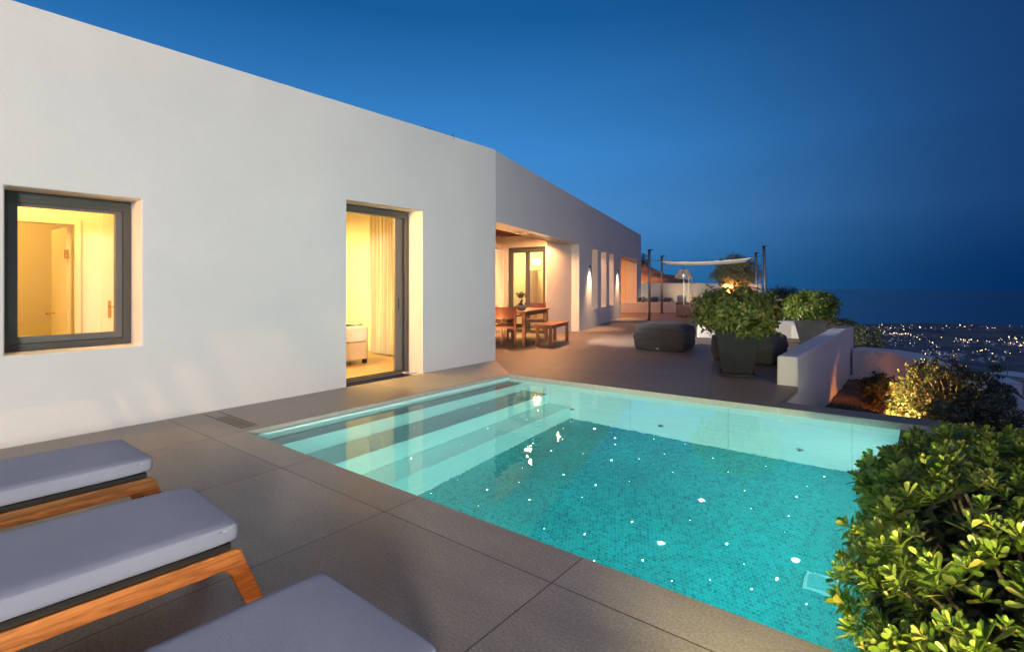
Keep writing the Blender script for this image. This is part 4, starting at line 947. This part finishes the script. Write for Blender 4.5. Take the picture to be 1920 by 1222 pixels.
# garden bed
def soil(u, v):
    x = -1.35 + 2.7*u; y = 6.66 + 7.1*v; return (x, y, -.70 + .05*noise.noise(Vector((x*2.2, y*2.2, 0))) + .02*noise.noise(Vector((x*9, y*9, 4))))
tag(MB().grid(soil, 70, 150).build("garden_soil", SOIL, smooth=True), kind="structure")
tag(MB().prism([(X_END + .001, -7), (1.6, -7), (1.6, 6.2), (X_END + .001, 6.2)], -.6, -.14).build("planting_bed", SOIL), kind="structure")
path = [Vector(p) for p in ((-1.28, 13.42), (-.62, 13.25), (-.45, 13.05), (.02, 11.4), (.42, 9.6), (.60, 8.0), (.72, 6.2), (.95, 4.2))]
b = MB(); T = .42; base_l = []; k = len(path)
offs = []
for i, p in enumerate(path):
    d = (path[min(i+1, k-1)] - path[max(i-1, 0)]).normalized(); offs.append(Vector((-d.y, d.x))*T)
for i, p in enumerate(path):
    zt_ = -.06 if i < 7 else -.1; q = p + offs[i]
    b.v += [(p.x, p.y, -3.0), (p.x, p.y, zt_), (q.x, q.y, zt_ + .01), (q.x, q.y, -3.0)]
for i in range(k-1):
    for j in range(4):
        j2 = (j+1) % 4; b.f.append((i*4+j, (i+1)*4+j, (i+1)*4+j2, i*4+j2))
b.f += [(0, 1, 2, 3), ((k-1)*4+3, (k-1)*4+2, (k-1)*4+1, (k-1)*4)]
o = b.build("garden_wall", PLASTER, bevel=.05, seg=3, fix=True); tag(o, "white curved garden wall enclosing the planting bed below the pool", "garden wall")
# kerb at the foot of that wall
b = MB(); prev = None
for i in range(5):
    p = path[i] - offs[i].normalized()*.01; q = path[i] - offs[i].normalized()*.14; b.v += [(p.x, p.y, -.80), (p.x, p.y, -.64), (q.x, q.y, -.64), (q.x, q.y, -.80)]
for i in range(4):
    for j in range(4): b.f.append((i*4+j, (i+1)*4+j, (i+1)*4+(j+1) % 4, i*4+(j+1) % 4))
tag(b.build("garden_kerb", PLASTER, fix=True), "low white kerb along the foot of the curved garden wall", "kerb")

# rosette shrubs (pittosporum like): whorls of obovate leaves
def rosettes(pts, dirs, nleaf, L_, seed, b=None):
    g = random.Random(seed); b = b or MB(); V, Fc = b.v, b.f
    for p, d in zip(pts, dirs):
        d = d.normalized(); a = d.cross(Vector((g.uniform(-1, 1), g.uniform(-1, 1), g.uniform(-1, 1)))).normalized(); c = d.cross(a)
        s = g.uniform(.55, 1.35); nl = nleaf + g.randint(-3, 3)
        for k in range(nl):
            t_ = k/nl; th = k*2.39996 + g.uniform(-.2, .2); el = R(12 + 62*t_ + g.uniform(-10, 10)); LL = L_*s*(1.05 - .45*t_)*g.uniform(.8, 1.15)
            rad_ = a*math.cos(th) + c*math.sin(th); ax = rad_*math.cos(el) + d*math.sin(el); nr = d*math.cos(el) - rad_*math.sin(el); sd = ax.cross(nr)
            o_ = p + d*(t_*L_*.5 - L_*.25); w = LL*.19; i = len(V); cp_ = LL*.10
            pts_ = [(0, 0, 0), (.35, .55, .02), (.72, 1.0, -.0), (.93, .7, -.05), (1.0, 0, -.10), (.93, -.7, -.05), (.72, -1.0, 0), (.35, -.55, .02), (.5, 0, -.09), (.8, 0, -.12)]
            for (x, y, z) in pts_: V.append(tuple(o_ + ax*(x*LL) + sd*(y*w) + nr*(z*LL*.55)))
            Fc += [(i, i+1, i+8, i+7), (i+1, i+2, i+9, i+8), (i+2, i+3, i+4, i+9), (i+8, i+9, i+6, i+7), (i+9, i+4, i+5, i+6)]
    return b
def hedge_pts(c, rad, n, seed, lumps=.22, lf=2.4, pw=3.0, zmin=-.75, fill=.86):
    g = random.Random(seed); P = []; D = []; c = Vector(c)
    for _ in range(n*3):
        if len(P) >= n: break
        d = Vector((g.gauss(0, 1), g.gauss(0, 1), g.gauss(0, 1))).normalized()
        if d.z < zmin: continue
        sup = (abs(d.x)**pw + abs(d.y)**pw + abs(d.z)**pw)**(-1/pw)
        lump = 1 + lumps*noise.noise(d*lf + Vector((seed, 0, 0))) + lumps*.5*noise.noise(d*lf*2.6 + Vector((0, seed, 2)))
        rr = sup*lump*(fill + (1 - fill)*g.random())
        p = Vector((d.x*rad[0], d.y*rad[1], d.z*rad[2]))*rr; nd = Vector((d.x/rad[0], d.y/rad[1], d.z/rad[2])).normalized()
        P.append(p + c); D.append(nd*.8 + Vector((g.uniform(-.5, .5), g.uniform(-.5, .5), g.uniform(.1, .8))))
    return P, D
def hedge(name, c, rad, n, L_, m, seed, label, nleaf=13, inner=True, shear=0, **k):
    e = empty(name, (c[0], c[1], -.12), label=label, cat="shrub", group="broad leaved shrubs around the pool")
    lc = (0, 0, c[2] + .12)
    P, D = hedge_pts(lc, rad, n, seed, **k)
    for p in P: p.x += shear*max(0, -p.y)
    rosettes(P, D, nleaf, L_, seed).build("foliage", m, e, smooth=True)
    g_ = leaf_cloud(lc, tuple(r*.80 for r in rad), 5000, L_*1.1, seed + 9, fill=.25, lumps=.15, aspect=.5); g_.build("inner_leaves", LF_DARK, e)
    if inner:
        g = random.Random(seed + 1); b = MB()
        for p in P[::max(1, len(P)//150)]:
            q = Vector((lc[0]*.3 + p.x*.25, p.y*.4, -.1)); b.tube([q, q.lerp(p, .6) + Vector((g.uniform(-.03, .03), 0, .04)), p], [.014, .009, .004], 5)
        b.build("branches", BARK, e)
    return e
hedge("clipped_hedge", (.38, 3.0, .14), (.65, 1.42, .43), 2800, .058, LF_HEDGE, 61, "dense glossy green hedge filling the lower right corner beside the pool", nleaf=13, shear=.16)
hedge("clipped_hedge", (1.25, 3.6, .06), (.72, 1.3, .52), 900, .062, LF_HEDGE, 62, "dense glossy hedge at the right frame edge behind the front one", nleaf=12)
h3 = hedge("garden_shrub", (.22, 8.35, -.22), (.55, .62, .52), 2200, .045, LF_GREY, 63, "large bushy shrub lit golden on its left side beyond the pool corner", nleaf=10, lumps=.45)
hedge("garden_shrub", (.42, 7.1, -.22), (.42, .5, .36), 600, .06, LF_GREY, 64, "grey green shrub between pool corner and golden lit shrub", nleaf=10, lumps=.4)
h5 = shrub(1650, 728, 8.9, (.30, .34, .26), 1400, .085, LF_DARK, 65, "small broad leaved shrub beside the orange garden spotlight", "garden shrubs beyond the parapet", fill=.3, lumps=.4)
o = leaf_cloud((0, 0, .05), (.62, 1.1, .16), 5200, .035, 66, fill=.05, lumps=.3, aspect=.3).build("ground_cover", LF_DARK); o.location = (-.72, 9.1, -.68); tag(o, kind="stuff")
uplight((-.33, 10.62, -.60), 36, (1, .36, .07), (-.66, 10.85, -.36), "orange garden spotlight beside the small broad leaved shrub", R(80))
uplight((-.12, 9.75, -.56), 120, (1, .30, .05), (-.38, 10.35, -.74), "orange garden spotlight on bare soil in front of the curved wall", R(84))
uplight((-.72, 7.55, -.60), 1300, (1, .60, .16), (.12, 8.4, .12), "assumed warm garden spotlight at the left foot of the golden lit shrub", R(58))  # unseen lamp assumed for the golden side of the shrub
# houses just below the terrace
ROOFB = mat("whitewashed roof", (.80, .82, .85), .8, (.7, .74, .78), 1.5, bump=.3, bscale=8)
CREAM = mat("cream render", (.50, .44, .34), .9, (.42, .36, .28), 2)
def lowhouse(px, py, d, sx, sy, h, rz, m, label, win=True):
    p = atd(px, py, d); e = empty("village_house", (p.x, p.y, p.z - h), rz, label=label, cat="house", group="whitewashed houses just below the terrace")
    MB().box(-sx/2, sx/2, -sy/2, sy/2, -22, h).build("wall", m, e, bevel=.05)
    MB().box(-sx/2-.1, sx/2+.1, -sy/2-.1, sy/2+.1, h + .001, h + .16).build("roof", ROOFB, e, bevel=.05)
    if win: MB().box(-.3, .3, -sy/2-.03, -sy/2+.02, h-1.5, h-.8).build("window", DARKM, e)
lowhouse(1868, 712, 100, 5.2, 7, 3.4, R(12), ROOFB, "white house with a plain flat roof just below the curved garden wall", False)
lowhouse(1910, 703, 104, 6, 6, 3.6, R(-32), CREAM, "cream house with a small dark window at the right edge")
lowhouse(1900, 750, 84, 7, 7, 3.0, R(30), ROOFB, "lower white roofed house in front of the cream house", False)
p = atd(1889, 704, 100); o = MB().tube([(0, 0, -.5), (0, 0, 3.0)], .07, 6).build("roof_pole", STEEL); o.location = (p.x, p.y, p.z + .16); tag(o, "thin metal pole standing on the plain white roof", "pole")

# ------------------------------------------------------------------ village on the plain
HW = mat("distant whitewash", (.55, .56, .60), .9)
LITW = emis("lit window", (1.0, .50, .20), 2.6)
protos = []
for k, (sx, sy, sz) in enumerate(((7, 9, 4), (11, 7, 5), (8, 8, 7), (16, 8, 4))):
    b = MB().box(-sx/2, sx/2, -sy/2, sy/2, -4, sz).box(-sx/2+1, sx/2-2.5, -sy/2+1, sy/2-1, sz, sz+1.2)
    protos.append((b, (sx, sy, sz)))
pm = []
for b, s in protos:
    o = b.build("village_house", HW); wmb = MB()
    for q in (-.25, .2): wmb.box(s[0]*q-.5, s[0]*q+.5, -s[1]/2-.06, -s[1]/2-.01, s[2]*.35, s[2]*.35+1.2)
    w = wmb.build("lit_windows", LITW); pm.append((o, w, s))
LAMPS = [emis("street lamp glow", (1.0, .55, .22), 4.5), emis("white lamp glow", (.95, .9, .85), 2.2), emis("warm lamp glow", (1, .72, .42), 7)]
lm = [MB().lathe((0, 0, 0), [(.1, -1), (.9, -.5), (1, 0), (.9, .5), (.1, 1)], 8).build("street_lamp", m_) for m_ in LAMPS]
g = random.Random(99)
def tzz(x, y):
    r = math.hypot(x, y); return tz(r) + noise.noise(Vector((x/260, y/260, 3)))*min(10, r*.012) + noise.noise(Vector((x/60, y/60, 8)))*min(3, r*.004)
bands = [  # (px0, px1, py0, py1, houses, lamps)
    (1600, 1920, 612, 620, 34, 22), (1620, 1800, 628, 640, 34, 24), (1800, 1925, 636, 650, 26, 28), (1640, 1760, 640, 655, 10, 10),
    (1715, 1800, 662, 676, 30, 8), (1800, 1900, 664, 678, 16, 8), (1600, 1700, 618, 632, 12, 12), (1900, 1990, 630, 670, 10, 8), (1690, 1920, 650, 668, 8, 9)]
def depth_for(py):
    # depth at which the terrain appears at that height
    lo_, hi_ = 60., 2400.
    for _ in range(40):
        m_ = (lo_ + hi_)/2
        if HY + F_PX*(EYE - tz(m_*1.28))/m_ > py: lo_ = m_
        else: hi_ = m_
    return lo_
for px0, px1, py0, py1, nh, nl in bands:
    cl = [(g.uniform(px0, px1), g.uniform(py0, py1)) for _ in range(4)]
    nl = int(nl*1.6)
    for k in range(nh + nl):
        c_ = cl[g.randrange(4)]; px = c_[0] + g.gauss(0, (px1-px0)*.09); py = min(py1, max(py0, c_[1] + g.gauss(0, (py1-py0)*.3)))
        if g.random() < .35: px, py = g.uniform(px0, px1), g.uniform(py0, py1)
        d = depth_for(py); x, y = w2((px-PX0)*d/F_PX, d); z = tzz(x, y)
        if k < nh:
            h_, w_, s_ = pm[g.randrange(4)]; sc = .8 if d > 900 else .62
            e = h_.copy(); COL.objects.link(e); e.location = (x, y, z); e.rotation_euler.z = g.uniform(0, 6.3); e.scale = (sc, sc, sc*.8)
            tag(e, "small whitewashed house far down on the dark plain", "house", "distant whitewashed houses on the plain")
            if g.random() < .45: w = w_.copy(); COL.objects.link(w); w.parent = e
        else:
            e = lm[g.randrange(3)].copy(); COL.objects.link(e); r_ = d*g.choice((.00022, .0003, .0004, .0007)); e.location = (x, y, z + 7 + r_); e.scale = (r_, r_, r_)
            tag(e, "glowing lamp dot far down on the dark plain", "street lamp", "distant lamps on the plain")
for h_, w_, s_ in pm: bpy.data.objects.remove(h_); bpy.data.objects.remove(w_)
for o in lm: bpy.data.objects.remove(o)

# bonsai on the table
bp_ = empty("bonsai", (-7.0, 9.2, .745), label="small bonsai in a round clay bowl on the dining table", cat="bonsai")
MB().lathe((0, 0, 0), [(.075, 0), (.115, .06), (.12, .11), (.108, .11), (.10, .09)], 24, capt=True).build("bowl", CLAY, bp_, smooth=True)
MB().tube([(0, 0, .09), (-.03, 0, .14), (-.02, .01, .18), (.02, 0, .22), (.01, 0, .28)], [.045, .05, .03, .016, .008], 8).build("trunk", BARK, bp_, smooth=True)
leaf_cloud((0, 0, .33), (.12, .10, .075), 360, .035, 71, fill=.2, lumps=.5).build("foliage", LF_DARK, bp_)
# passage plant behind the far doorway
q = wing(14.2, -2.9); pp = empty("passage_plant", (q.x, q.y, 0), -wa, label="yellow lit plant in a dark raised planter inside the far doorway", cat="plant")
MB().box(-.4, .5, -1.6, 1.8, 0, .72).build("planter_box", POT, pp, bevel=.01)
leaf_cloud((0, 0, 1.2), (.4, 1.3, .55), 900, .16, 72, fill=.1, lumps=.5, aspect=.25).build("foliage", LF_OLIVE, pp)
# body of the added fill flood, unseen behind the camera
gf = empty("fill_flood_lamp", (8.06, -6.06, 0), label="tall added fill flood on a pole behind the viewer", cat="flood lamp")
MB().tube([(0, 0, -3.4), (0, 0, 3.0)], .04, 10).build("pole", DARKM, gf); MB().box(-.0, .3, -.2, .2, 3.0, 3.3).build("lamp_head", DARKM, gf, bevel=.01)
